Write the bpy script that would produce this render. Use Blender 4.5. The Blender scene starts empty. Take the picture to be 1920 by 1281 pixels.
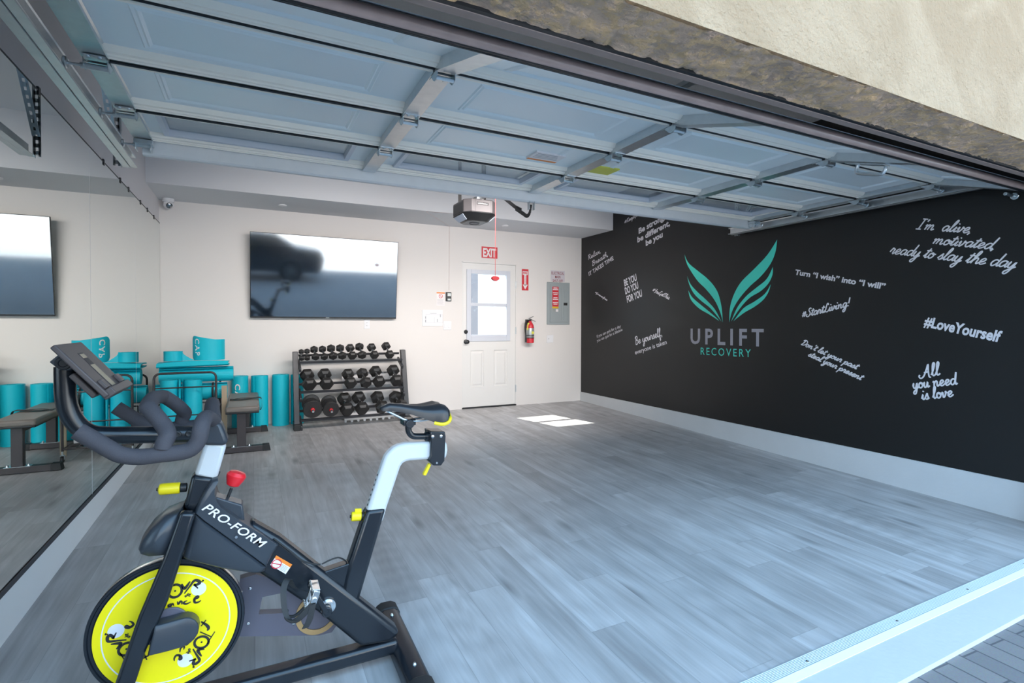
import bpy, math, random
from mathutils import Vector, Matrix
random.seed(4)
PI = math.pi
SC = bpy.context.scene
COL = SC.collection

# ---------------------------------------------------------------- camera, sky, sun, lamps, exposure
cam = bpy.data.cameras.new('camera'); camo = bpy.data.objects.new('camera', cam); COL.objects.link(camo)
SC.camera = camo
F_PX = 974.8515
cam.sensor_fit = 'HORIZONTAL'; cam.sensor_width = 36.0; cam.lens = F_PX / 1920 * 36.0
cam.shift_y = (622.96 - 640.5) / 1920
cam.clip_start = 0.05; cam.clip_end = 200
_y, _p, _r = math.radians(26.5468), math.radians(-0.8004), math.radians(0.1309)
_F = Vector((math.sin(_y)*math.cos(_p), math.cos(_y)*math.cos(_p), math.sin(_p)))
_R = Vector((math.cos(_y), -math.sin(_y), 0)); _U = _R.cross(_F)
_R2 = math.cos(_r)*_R + math.sin(_r)*_U; _U2 = -math.sin(_r)*_R + math.cos(_r)*_U
camo.matrix_world = Matrix(((_R2.x, _U2.x, -_F.x, 0.9055), (_R2.y, _U2.y, -_F.y, -6.8123), (_R2.z, _U2.z, -_F.z, 1.1838), (0, 0, 0, 1)))

W = bpy.data.worlds.new('sky'); SC.world = W; W.use_nodes = True
nt = W.node_tree; nt.nodes.clear()
wo = nt.nodes.new('ShaderNodeOutputWorld'); bg = nt.nodes.new('ShaderNodeBackground')
tc = nt.nodes.new('ShaderNodeTexCoord'); sx = nt.nodes.new('ShaderNodeSeparateXYZ'); cr = nt.nodes.new('ShaderNodeValToRGB')
cr.color_ramp.elements[0].position = 0.0; cr.color_ramp.elements[0].color = (0.67, 0.85, 1.0, 1)
cr.color_ramp.elements[1].position = 0.7; cr.color_ramp.elements[1].color = (0.34, 0.64, 1.0, 1)
nt.links.new(tc.outputs['Generated'], sx.inputs[0]); nt.links.new(sx.outputs['Z'], cr.inputs[0])
nt.links.new(cr.outputs[0], bg.inputs[0]); bg.inputs[1].default_value = 2.2
nt.links.new(bg.outputs[0], wo.inputs[0])

def lamp(name, kind, energy, color, loc, target=None, **kw):
    d = bpy.data.lights.new(name, kind); d.energy = energy; d.color = color
    for k, v in kw.items(): setattr(d, k, v)
    o = bpy.data.objects.new(name, d); COL.objects.link(o); o.location = loc
    if target is not None:
        o.rotation_euler = (Vector(target) - Vector(loc)).to_track_quat('-Z', 'Y').to_euler()
    return o
# the sun stands behind the house and falls through the back door's window
lamp('sun', 'SUN', 9.0, (1.0, 0.95, 0.88), (0, 10, 12), (3.3, 0, -0.5), angle=0.009)
# added fill light without a fixture, hidden behind the lifted garage door
lamp('fill_lamp', 'AREA', 21, (1.0, 0.93, 0.89), (2.9, -3.02, 2.38), (2.9, 0.0, 0.9), shape='RECTANGLE', size=4.3, size_y=0.24, spread=math.radians(98))

SC.view_settings.view_transform = 'Standard'; SC.view_settings.look = 'None'
SC.view_settings.exposure = 1.05; SC.view_settings.gamma = 1.0; SC.view_settings.use_curve_mapping = False
SC.cycles.max_bounces = 10; SC.cycles.diffuse_bounces = 6; SC.cycles.glossy_bounces = 6
SC.cycles.caustics_reflective = True; SC.cycles.caustics_refractive = False
SC.cycles.use_denoising = True

# ---------------------------------------------------------------- materials
def mat(name, col, rough=0.5, metal=0.0, var=0.06, scale=6.0, bump=0.0, bscale=80.0, spec=0.5, coat=0.0, aniso=None):
    m = bpy.data.materials.new(name); m.use_nodes = True
    n = m.node_tree; b = n.nodes['Principled BSDF']
    b.inputs['Roughness'].default_value = rough; b.inputs['Metallic'].default_value = metal
    b.inputs['Specular IOR Level'].default_value = spec; b.inputs['Coat Weight'].default_value = coat
    t = n.nodes.new('ShaderNodeTexCoord'); z = n.nodes.new('ShaderNodeTexNoise'); z.inputs['Scale'].default_value = scale; z.inputs['Detail'].default_value = 4
    n.links.new(t.outputs['Object'], z.inputs['Vector'])
    r = n.nodes.new('ShaderNodeMix'); r.data_type = 'RGBA'
    r.inputs['A'].default_value = tuple(c*(1-var) for c in col[:3])+(1,); r.inputs['B'].default_value = tuple(min(1, c*(1+var)) for c in col[:3])+(1,)
    n.links.new(z.outputs['Fac'], r.inputs['Factor']); n.links.new(r.outputs['Result'], b.inputs['Base Color'])
    if bump:
        z2 = n.nodes.new('ShaderNodeTexNoise'); z2.inputs['Scale'].default_value = bscale; z2.inputs['Detail'].default_value = 5
        n.links.new(t.outputs['Object'], z2.inputs['Vector'])
        bp = n.nodes.new('ShaderNodeBump'); bp.inputs['Strength'].default_value = bump; bp.inputs['Distance'].default_value = 0.01
        n.links.new(z2.outputs['Fac'], bp.inputs['Height']); n.links.new(bp.outputs[0], b.inputs['Normal'])
    return m
M = {}
M['wall'] = mat('cream wall paint', (0.76, 0.725, 0.70), 0.6, var=0.015, scale=2, bump=0.03, bscale=150)
M['wall_lilac'] = mat('lilac white wall paint', (0.72, 0.70, 0.72), 0.6, var=0.015, scale=2)
M['ceil'] = mat('ceiling paint', (0.68, 0.69, 0.715), 0.7, var=0.01, scale=2)
M['black_wall'] = mat('black wall paint', (0.0065, 0.0067, 0.0072), 0.45, var=0.25, scale=1.3, bump=0.03, bscale=120, spec=0.5)
M['stem'] = mat('painted concrete', (0.60, 0.61, 0.62), 0.6, var=0.05, scale=5, bump=0.15, bscale=40)
M['base'] = mat('white baseboard paint', (0.88, 0.88, 0.88), 0.45, var=0.02, scale=4)
M['door'] = mat('white door paint', (0.75, 0.735, 0.715), 0.4, var=0.01)
M['vinyl'] = mat('white window vinyl', (0.62, 0.645, 0.71), 0.35, var=0.01)
M['black'] = mat('black plastic', (0.016, 0.017, 0.019), 0.4, var=0.15)
M['dark_trim'] = mat('dark mirror channel', (0.03, 0.035, 0.045), 0.5)
M['rubber'] = mat('black rubber', (0.018, 0.019, 0.02), 0.6, var=0.2, bump=0.1, bscale=200)
M['seal'] = mat('brown door seal', (0.36, 0.265, 0.245), 0.30, var=0.35, scale=9, spec=0.6)
M['trim_brown'] = mat('brown stop trim', (0.30, 0.225, 0.20), 0.6, var=0.15, scale=12)
M['galv'] = mat('galvanised steel', (0.62, 0.65, 0.67), 0.33, metal=0.9, var=0.12, scale=22)
M['strut'] = mat('dull galvanised strut', (0.74, 0.75, 0.77), 0.5, metal=0.25, var=0.06, scale=14)
M['zinc'] = mat('zinc plated steel', (0.58, 0.63, 0.66), 0.28, metal=0.95, var=0.15, scale=40)
M['steel'] = mat('bright steel', (0.72, 0.73, 0.74), 0.2, metal=1.0, var=0.04)
M['door_sheet'] = mat('white door sheet steel', (0.80, 0.86, 0.88), 0.30, var=0.02, scale=3, spec=0.5)
M['door_rail'] = mat('cream rail of door', (0.95, 0.88, 0.78), 0.4, var=0.04, scale=10)
M['gap'] = mat('black joint strip and painted shade', (0.012, 0.014, 0.018), 0.4)  # joint strips, and also painted shade around the header and bottom seal
M['white'] = mat('white plastic', (0.80, 0.80, 0.82), 0.4, var=0.01)
M['decal'] = mat('white wall vinyl', (0.72, 0.70, 0.74), 0.6, var=0.02)
M['decal_grey'] = mat('grey wall vinyl', (0.36, 0.35, 0.40), 0.6, var=0.02)
M['decal_teal'] = mat('teal wall vinyl', (0.07, 0.72, 0.58), 0.6, var=0.04)
M['red'] = mat('sign red', (0.62, 0.03, 0.045), 0.4, var=0.04)
M['sign_white'] = mat('sign white', (0.82, 0.78, 0.78), 0.5, var=0.01)
M['sign_grey'] = mat('lilac grey sign', (0.62, 0.58, 0.62), 0.5, var=0.01)
M['yard_post'] = mat('grey yard post', (0.16, 0.16, 0.18), 0.7)
M['sign_ink'] = mat('dark red ink', (0.25, 0.02, 0.03), 0.5)
M['orange'] = mat('warning orange', (0.85, 0.24, 0.03), 0.5)
M['yellow_tag'] = mat('yellow tag', (0.62, 0.60, 0.08), 0.5)
M['panel_grey'] = mat('grey enamelled steel', (0.33, 0.37, 0.38), 0.4, var=0.02)
M['ink'] = mat('black ink', (0.02, 0.02, 0.025), 0.5)
M['grey_ink'] = mat('grey ink', (0.35, 0.35, 0.38), 0.6)
M['teal'] = mat('teal foam', (0.0, 0.50, 0.62), 0.55, var=0.05, scale=5, bump=0.06, bscale=220)
M['cart'] = mat('dark brown wire', (0.05, 0.04, 0.042), 0.35, metal=0.3)
M['bench_frame'] = mat('dark grey bench tube', (0.045, 0.037, 0.04), 0.4, var=0.08)
M['bench_pad'] = mat('grey vinyl pad', (0.18, 0.155, 0.135), 0.38, var=0.08, scale=14)
M['rack'] = mat('black rack steel', (0.035, 0.037, 0.043), 0.4, var=0.1)
M['hex'] = mat('hex rubber', (0.022, 0.021, 0.021), 0.45, var=0.25, scale=12)
M['bike_black'] = mat('satin black paint', (0.009, 0.012, 0.017), 0.26, var=0.1, scale=4, spec=0.6)
M['bike_plastic'] = mat('graphite plastic', (0.038, 0.045, 0.056), 0.32, var=0.06)
M['bike_white'] = mat('white painted post', (0.60, 0.62, 0.63), 0.3, var=0.02)
M['foam'] = mat('grey foam grip', (0.055, 0.052, 0.062), 0.8, var=0.12, scale=20, bump=0.15, bscale=300)
M['console'] = mat('brown grey console plastic', (0.075, 0.06, 0.06), 0.42, var=0.1)
M['yellow'] = mat('flywheel yellow', (0.97, 0.80, 0.0), 0.42, var=0.03)
M['knob_yellow'] = mat('yellow knob plastic', (0.85, 0.68, 0.01), 0.35, var=0.03)
M['knob_red'] = mat('red knob plastic', (0.75, 0.02, 0.03), 0.3, var=0.03)
M['guard'] = mat('violet grey chain guard', (0.12, 0.115, 0.15), 0.42, var=0.05)
M['tan'] = mat('tan chainring', (0.42, 0.27, 0.12), 0.5)
M['saddle'] = mat('black saddle vinyl', (0.015, 0.017, 0.022), 0.33, var=0.15, spec=0.6)
M['screen'] = mat('television glass', (0.004, 0.010, 0.02), 0.06, spec=1.0, coat=0.7); M['screen'].node_tree.nodes['Principled BSDF'].inputs['IOR'].default_value = 2.2
M['strip'] = mat('ribbed aluminium strip', (0.60, 0.66, 0.70), 0.4, metal=0.35)
M['cord_red'] = mat('red cord', (0.75, 0.12, 0.12), 0.6)
M['wire_pink'] = mat('pale bell wire', (0.66, 0.55, 0.53), 0.6)
M['car_paint'] = mat('black car paint', (0.01, 0.012, 0.016), 0.15, coat=1.0)
M['car_glass'] = mat('dark car glass', (0.02, 0.03, 0.035), 0.05, spec=0.8)
M['amber'] = mat('amber contents', (0.55, 0.25, 0.05), 0.5, var=0.5, scale=50)
M['silver_grey'] = mat('opener grey shell', (0.15, 0.14, 0.145), 0.45, metal=0.2)
M['lens'] = mat('frosted lamp lens', (0.55, 0.62, 0.75), 0.25)
M['gauge'] = mat('label silver', (0.42, 0.45, 0.45), 0.3, metal=0.4)
M['wood_foam'] = mat('white foam tile', (0.72, 0.72, 0.73), 0.7, var=0.02, bump=0.1, bscale=120)
M['cardboard'] = mat('tan cardboard', (0.42, 0.33, 0.23), 0.8)

def node_mat(name):
    m = bpy.data.materials.new(name); m.use_nodes = True
    return m, m.node_tree, m.node_tree.nodes['Principled BSDF']
def mth(n, op, a, b=None, c=None):
    x = n.nodes.new('ShaderNodeMath'); x.operation = op
    for i, v in enumerate((a, b, c)):
        if v is None: continue
        if isinstance(v, (int, float)): x.inputs[i].default_value = v
        else: n.links.new(v, x.inputs[i])
    return x.outputs[0]

def plank_mat():
    m, n, b = node_mat('grey vinyl planks')
    t = n.nodes.new('ShaderNodeTexCoord'); s = n.nodes.new('ShaderNodeSeparateXYZ'); n.links.new(t.outputs['Object'], s.inputs[0])
    x, y = s.outputs['X'], s.outputs['Y']
    u = mth(n, 'DIVIDE', x, 0.182); row = mth(n, 'FLOOR', u); fu = mth(n, 'FRACT', u)
    wn = n.nodes.new('ShaderNodeTexWhiteNoise'); wn.noise_dimensions = '1D'; n.links.new(row, wn.inputs['W'])
    v = mth(n, 'ADD', mth(n, 'DIVIDE', y, 1.22), wn.outputs['Value']); cell = mth(n, 'FLOOR', v); fv = mth(n, 'FRACT', v)
    cmb = n.nodes.new('ShaderNodeCombineXYZ'); n.links.new(row, cmb.inputs[0]); n.links.new(cell, cmb.inputs[1])
    w2 = n.nodes.new('ShaderNodeTexWhiteNoise'); w2.noise_dimensions = '3D'; n.links.new(cmb.outputs[0], w2.inputs['Vector'])
    # grain coordinates: stretched along the plank, shifted for each plank
    off = n.nodes.new('ShaderNodeVectorMath'); off.operation = 'SCALE'; n.links.new(w2.outputs['Color'], off.inputs[0]); off.inputs['Scale'].default_value = 30
    add = n.nodes.new('ShaderNodeVectorMath'); n.links.new(t.outputs['Object'], add.inputs[0]); n.links.new(off.outputs[0], add.inputs[1])
    mp = n.nodes.new('ShaderNodeMapping'); mp.inputs['Scale'].default_value = (9, 0.75, 1); n.links.new(add.outputs[0], mp.inputs[0])
    n1 = n.nodes.new('ShaderNodeTexNoise'); n1.inputs['Scale'].default_value = 1.0; n1.inputs['Detail'].default_value = 6; n1.inputs['Roughness'].default_value = 0.6
    n1.inputs['Distortion'].default_value = 0.8; n.links.new(mp.outputs[0], n1.inputs['Vector'])
    mp2 = n.nodes.new('ShaderNodeMapping'); mp2.inputs['Scale'].default_value = (60, 2.2, 1); n.links.new(add.outputs[0], mp2.inputs[0])
    n2 = n.nodes.new('ShaderNodeTexNoise'); n2.inputs['Scale'].default_value = 1.0; n2.inputs['Detail'].default_value = 3; n.links.new(mp2.outputs[0], n2.inputs['Vector'])
    mp3 = n.nodes.new('ShaderNodeMapping'); mp3.inputs['Scale'].default_value = (1, 0.10, 1); n.links.new(add.outputs[0], mp3.inputs[0])
    wv = n.nodes.new('ShaderNodeTexWave'); wv.wave_type = 'RINGS'; wv.inputs['Scale'].default_value = 28; wv.inputs['Distortion'].default_value = 5; wv.inputs['Detail'].default_value = 3; wv.inputs['Detail Scale'].default_value = 0.6
    n.links.new(mp3.outputs[0], wv.inputs['Vector'])
    # knots: dark stretched spots
    mp4 = n.nodes.new('ShaderNodeMapping'); mp4.inputs['Scale'].default_value = (5, 1.3, 1); n.links.new(add.outputs[0], mp4.inputs[0])
    vo = n.nodes.new('ShaderNodeTexVoronoi'); vo.inputs['Scale'].default_value = 0.8; n.links.new(mp4.outputs[0], vo.inputs['Vector'])
    kn = n.nodes.new('ShaderNodeMapRange'); kn.inputs['From Min'].default_value = 0.03; kn.inputs['From Max'].default_value = 0.16
    kn.inputs['To Min'].default_value = 0.55; kn.inputs['To Max'].default_value = 1.0; n.links.new(vo.outputs['Distance'], kn.inputs['Value'])
    tone = mth(n, 'ADD', mth(n, 'MULTIPLY', mth(n, 'SUBTRACT', w2.outputs['Value'], 0.5), 0.26), 1.0)
    g = mth(n, 'ADD', mth(n, 'MULTIPLY', mth(n, 'SUBTRACT', n1.outputs['Fac'], 0.5), 0.95), 1.0)
    g2 = mth(n, 'ADD', mth(n, 'MULTIPLY', mth(n, 'SUBTRACT', n2.outputs['Fac'], 0.5), 0.38), 1.0)
    g3 = mth(n, 'ADD', mth(n, 'MULTIPLY', mth(n, 'SUBTRACT', wv.outputs['Fac'], 0.5), 0.10), 1.0)
    k = mth(n, 'MULTIPLY', mth(n, 'MULTIPLY', tone, g), mth(n, 'MULTIPLY', mth(n, 'MULTIPLY', g2, g3), kn.outputs[0]))
    e1 = mth(n, 'LESS_THAN', mth(n, 'ABSOLUTE', mth(n, 'SUBTRACT', fu, 0.5)), 0.493)
    e2 = mth(n, 'LESS_THAN', mth(n, 'ABSOLUTE', mth(n, 'SUBTRACT', fv, 0.5)), 0.4988)
    e = mth(n, 'ADD', mth(n, 'MULTIPLY', mth(n, 'MULTIPLY', e1, e2), 0.22), 0.78)
    k = mth(n, 'MULTIPLY', k, e)
    hue = n.nodes.new('ShaderNodeMix'); hue.data_type = 'RGBA'; hue.inputs['A'].default_value = (0.42, 0.395, 0.385, 1); hue.inputs['B'].default_value = (0.46, 0.465, 0.475, 1)
    n.links.new(n1.outputs['Fac'], hue.inputs['Factor'])
    sc = n.nodes.new('ShaderNodeVectorMath'); sc.operation = 'SCALE'; n.links.new(hue.outputs['Result'], sc.inputs[0]); n.links.new(k, sc.inputs['Scale'])
    n.links.new(sc.outputs[0], b.inputs['Base Color'])
    b.inputs['Roughness'].default_value = 0.42; b.inputs['Specular IOR Level'].default_value = 0.45
    bp = n.nodes.new('ShaderNodeBump'); bp.inputs['Strength'].default_value = 0.25; bp.inputs['Distance'].default_value = 0.002
    n.links.new(mth(n, 'MULTIPLY', k, 1.0), bp.inputs['Height']); n.links.new(bp.outputs[0], b.inputs['Normal'])
    return m
M['floor'] = plank_mat()

def stucco_mat(name, c1, c2, strength, pits):
    m, n, b = node_mat(name)
    t = n.nodes.new('ShaderNodeTexCoord')
    n1 = n.nodes.new('ShaderNodeTexNoise'); n1.inputs['Scale'].default_value = 3.0; n1.inputs['Detail'].default_value = 6; n1.inputs['Distortion'].default_value = 0.6
    n2 = n.nodes.new('ShaderNodeTexNoise'); n2.inputs['Scale'].default_value = 75; n2.inputs['Detail'].default_value = 5
    n3 = n.nodes.new('ShaderNodeTexNoise'); n3.inputs['Scale'].default_value = 22; n3.inputs['Detail'].default_value = 7; n3.inputs['Roughness'].default_value = 0.65
    for q in (n1, n2, n3): n.links.new(t.outputs['Object'], q.inputs['Vector'])
    mx = n.nodes.new('ShaderNodeMix'); mx.data_type = 'RGBA'; mx.inputs['A'].default_value = c1+(1,); mx.inputs['B'].default_value = c2+(1,)
    rmp = n.nodes.new('ShaderNodeMapRange'); rmp.inputs['From Min'].default_value = 0.42; rmp.inputs['From Max'].default_value = 0.60
    n.links.new(n1.outputs['Fac'], rmp.inputs['Value']); n.links.new(rmp.outputs[0], mx.inputs['Factor'])
    col = mx.outputs['Result']
    if pits:
        pr = n.nodes.new('ShaderNodeMapRange'); pr.inputs['From Min'].default_value = 0.47; pr.inputs['From Max'].default_value = 0.56
        n.links.new(n3.outputs['Fac'], pr.inputs['Value'])
        m2 = n.nodes.new('ShaderNodeMix'); m2.data_type = 'RGBA'; n.links.new(pr.outputs[0], m2.inputs['Factor'])
        n.links.new(col, m2.inputs['A']); m2.inputs['B'].default_value = pits+(1,); col = m2.outputs['Result']
    n.links.new(col, b.inputs['Base Color']); b.inputs['Roughness'].default_value = 0.9
    h = mth(n, 'ADD', mth(n, 'MULTIPLY', n2.outputs['Fac'], 0.5), mth(n, 'MULTIPLY', n3.outputs['Fac'], 1.0))
    bp = n.nodes.new('ShaderNodeBump'); bp.inputs['Strength'].default_value = strength; bp.inputs['Distance'].default_value = 0.02
    n.links.new(h, bp.inputs['Height']); n.links.new(bp.outputs[0], b.inputs['Normal'])
    return m
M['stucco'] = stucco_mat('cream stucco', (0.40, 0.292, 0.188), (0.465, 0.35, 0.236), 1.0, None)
M['stucco_raw'] = stucco_mat('raw brown stucco', (0.64, 0.45, 0.33), (0.50, 0.355, 0.27), 1.0, (0.70, 0.47, 0.27))

def paver_mat():
    m, n, b = node_mat('grey pavers')
    t = n.nodes.new('ShaderNodeTexCoord')
    mp = n.nodes.new('ShaderNodeMapping'); mp.inputs['Rotation'].default_value = (0, 0, PI/2+0.06); n.links.new(t.outputs['Object'], mp.inputs[0])
    br = n.nodes.new('ShaderNodeTexBrick'); br.inputs['Scale'].default_value = 1.0
    br.inputs['Brick Width'].default_value = 0.30; br.inputs['Row Height'].default_value = 0.10; br.inputs['Mortar Size'].default_value = 0.004
    br.inputs['Color1'].default_value = (0.25, 0.235, 0.24, 1); br.inputs['Color2'].default_value = (0.30, 0.28, 0.275, 1); br.inputs['Mortar'].default_value = (0.13, 0.125, 0.135, 1)
    n.links.new(mp.outputs[0], br.inputs['Vector'])
    nz = n.nodes.new('ShaderNodeTexNoise'); nz.inputs['Scale'].default_value = 160; n.links.new(t.outputs['Object'], nz.inputs['Vector'])
    mx = n.nodes.new('ShaderNodeMix'); mx.data_type = 'RGBA'; mx.blend_type = 'MULTIPLY'; mx.inputs['Factor'].default_value = 0.35
    n.links.new(br.outputs['Color'], mx.inputs['A']); n.links.new(nz.outputs['Color'], mx.inputs['B']); n.links.new(mx.outputs['Result'], b.inputs['Base Color'])
    b.inputs['Roughness'].default_value = 0.85
    bp = n.nodes.new('ShaderNodeBump'); bp.inputs['Strength'].default_value = 0.5; bp.inputs['Distance'].default_value = 0.006
    n.links.new(mth(n, 'MULTIPLY', br.outputs['Fac'], -1.0), bp.inputs['Height']); n.links.new(bp.outputs[0], b.inputs['Normal'])
    return m
M['paver'] = paver_mat()

def mirror_mat():
    m, n, b = node_mat('mirror glass')
    b.inputs['Base Color'].default_value = (0.80, 0.835, 0.815, 1); b.inputs['Metallic'].default_value = 1; b.inputs['Roughness'].default_value = 0.008
    return m
M['mirror'] = mirror_mat()
def glass_mat(name, tint, thin=True, rough=0.0):
    m, n, b = node_mat(name)
    n.nodes.remove(b); o = n.nodes['Material Output']
    tr = n.nodes.new('ShaderNodeBsdfTransparent'); tr.inputs[0].default_value = tint+(1,)
    gl = n.nodes.new('ShaderNodeBsdfGlossy'); gl.inputs['Roughness'].default_value = rough
    fr = n.nodes.new('ShaderNodeLayerWeight'); fr.inputs['Blend'].default_value = 0.5
    fr5 = mth(n, 'ADD', mth(n, 'MULTIPLY', mth(n, 'POWER', fr.outputs['Facing'], 4.0), 0.86), 0.06)
    mx = n.nodes.new('ShaderNodeMixShader'); n.links.new(fr5, mx.inputs[0]); n.links.new(tr.outputs[0], mx.inputs[1]); n.links.new(gl.outputs[0], mx.inputs[2])
    n.links.new(mx.outputs[0], o.inputs[0])
    return m
M['glass'] = glass_mat('window glass', (0.93, 0.95, 0.95))
M['glass_top'] = glass_mat('garage door glass', (0.80, 0.86, 0.88))
M['clear'] = glass_mat('clear jar plastic', (0.9, 0.9, 0.9))

# ---------------------------------------------------------------- mesh helpers
class MB:
    """Collects vertices and faces of ONE part."""
    def __init__(s): s.v = []; s.f = []; s.m = []
    def add(s, vs, fs, mi=0):
        k = len(s.v); s.v += [tuple(p) for p in vs]; s.f += [tuple(i+k for i in q) for q in fs]; s.m += [mi]*len(fs); return s
    def box(s, lo, hi, mi=0):
        x0, y0, z0 = lo; x1, y1, z1 = hi
        return s.add([(x0,y0,z0),(x1,y0,z0),(x1,y1,z0),(x0,y1,z0),(x0,y0,z1),(x1,y0,z1),(x1,y1,z1),(x0,y1,z1)],
                     [(0,3,2,1),(4,5,6,7),(0,1,5,4),(1,2,6,5),(2,3,7,6),(3,0,4,7)], mi)
    def obox(s, c, ax, half, mi=0):
        c = Vector(c); a = [Vector(q).normalized()*h for q, h in zip(ax, half)]
        vs = [c + sx*a[0] + sy*a[1] + sz*a[2] for sz in (-1,1) for sx, sy in ((-1,-1),(1,-1),(1,1),(-1,1))]
        return s.add(vs, [(0,3,2,1),(4,5,6,7),(0,1,5,4),(1,2,6,5),(2,3,7,6),(3,0,4,7)], mi)
    def bar(s, a, b, w, h, up=(0,0,1), mi=0):
        a, b = Vector(a), Vector(b); d = (b-a).normalized(); u = Vector(up); r = d.cross(u).normalized(); u = r.cross(d)
        return s.obox((a+b)/2, (d, r, u), ((b-a).length/2, w/2, h/2), mi)
    def prism(s, poly, vec, mi=0):
        """closed polygon of 3D points pushed along vec"""
        n = len(poly); v = Vector(vec); P = [Vector(p) for p in poly]
        nrm = Vector((0,0,0))
        for i in range(n): nrm += P[i].cross(P[(i+1) % n])
        if nrm.dot(v) > 0: P = P[::-1]
        fs = [tuple(range(n-1, -1, -1)), tuple(range(n, 2*n))] + [(i, (i+1) % n, (i+1) % n + n, i+n) for i in range(n)]
        return s.add(P + [p+v for p in P], fs, mi)
    def tube(s, pts, r, n=10, caps=True, mi=0, closed=False):
        P = [Vector(p) for p in pts]; m = len(P); rr = r if isinstance(r, (list, tuple)) else [r]*m
        T = []
        for i in range(m):
            a = P[(i-1) % m] if (closed or i > 0) else P[i]; b = P[(i+1) % m] if (closed or i < m-1) else P[i]
            T.append((b-a).normalized())
        u = T[0].orthogonal().normalized(); rings = []
        for i in range(m):
            u = (u - T[i]*u.dot(T[i])).normalized(); w = T[i].cross(u)
            rings.append([P[i] + rr[i]*(math.cos(2*PI*k/n)*u + math.sin(2*PI*k/n)*w) for k in range(n)])
        vs = [p for q in rings for p in q]; fs = []
        for i in range(m if closed else m-1):
            j = (i+1) % m
            fs += [(i*n+k, i*n+(k+1) % n, j*n+(k+1) % n, j*n+k) for k in range(n)]
        if caps and not closed:
            fs += [tuple(range(n-1, -1, -1)), tuple((m-1)*n+k for k in range(n))]
        return s.add(vs, fs, mi)
    def lathe(s, prof, c, axis, n=24, mi=0, cap=True):
        """prof = [(radius, height along axis)]"""
        c = Vector(c); a = Vector(axis).normalized(); u = a.orthogonal().normalized(); w = a.cross(u)
        vs = [c + a*h + r*(math.cos(2*PI*k/n)*u + math.sin(2*PI*k/n)*w) for r, h in prof for k in range(n)]
        fs = [(i*n+k, i*n+(k+1) % n, (i+1)*n+(k+1) % n, (i+1)*n+k) for i in range(len(prof)-1) for k in range(n)]
        if cap: fs += [tuple(range(n-1, -1, -1)), tuple((len(prof)-1)*n+k for k in range(n))]
        return s.add(vs, fs, mi)
    def cyl(s, a, b, r, n=16, mi=0):
        a = Vector(a); b = Vector(b)
        return s.lathe([(r, 0), (r, (b-a).length)], a, b-a, n, mi)
    def ball(s, c, r, n=16, m=10, mi=0, sq=(1,1,1)):
        c = Vector(c); vs = []; fs = []
        for i in range(m+1):
            t = PI*i/m
            for k in range(n): vs.append(c + Vector((r*sq[0]*math.sin(t)*math.cos(2*PI*k/n), r*sq[1]*math.sin(t)*math.sin(2*PI*k/n), r*sq[2]*math.cos(t))))
        fs = [(i*n+k, (i+1)*n+k, (i+1)*n+(k+1) % n, i*n+(k+1) % n) for i in range(m) for k in range(n)]
        return s.add(vs, fs, mi)
    def loft(s, rings, mi=0, caps=True, closed=True):
        n = len(rings[0]); vs = [p for r in rings for p in r]; e = n if closed else n-1
        fs = [(i*n+k, i*n+(k+1) % n, (i+1)*n+(k+1) % n, (i+1)*n+k) for i in range(len(rings)-1) for k in range(e)]
        if caps: fs += [tuple(range(n-1, -1, -1)), tuple((len(rings)-1)*n+k for k in range(n))]
        return s.add(vs, fs, mi)
    def pillow(s, poly, y0, y1, k=6, e=2.6, mi=0, mn=0.0):
        """outline in the xz plane swollen between y0 and y1, rounded towards both sides"""
        P = [Vector(p) for p in poly]; c = sum(P, Vector())/len(P); rings = []
        for i in range(k+1):
            t = -1 + 2*i/k; sc = max(mn, (1-abs(t)**e))**(1/e) if abs(t) < 1 else mn
            sc = max(sc, 0.02)
            y = (y0+y1)/2 + t*(y1-y0)/2
            rings.append([Vector((c.x+(p.x-c.x)*sc, y, c.z+(p.z-c.z)*sc)) for p in P])
        return s.loft(rings, mi)

def smooth_path(pts, k=6):
    """Catmull-Rom through the points"""
    P = [Vector(p) for p in pts]; out = []
    for i in range(len(P)-1):
        a = P[max(i-1, 0)]; b = P[i]; c = P[i+1]; d = P[min(i+2, len(P)-1)]
        for j in range(k):
            t = j/k
            out.append(0.5*((2*b) + (c-a)*t + (2*a-5*b+4*c-d)*t*t + (3*b-a-3*c+d)*t**3))
    out.append(P[-1]); return out

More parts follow.
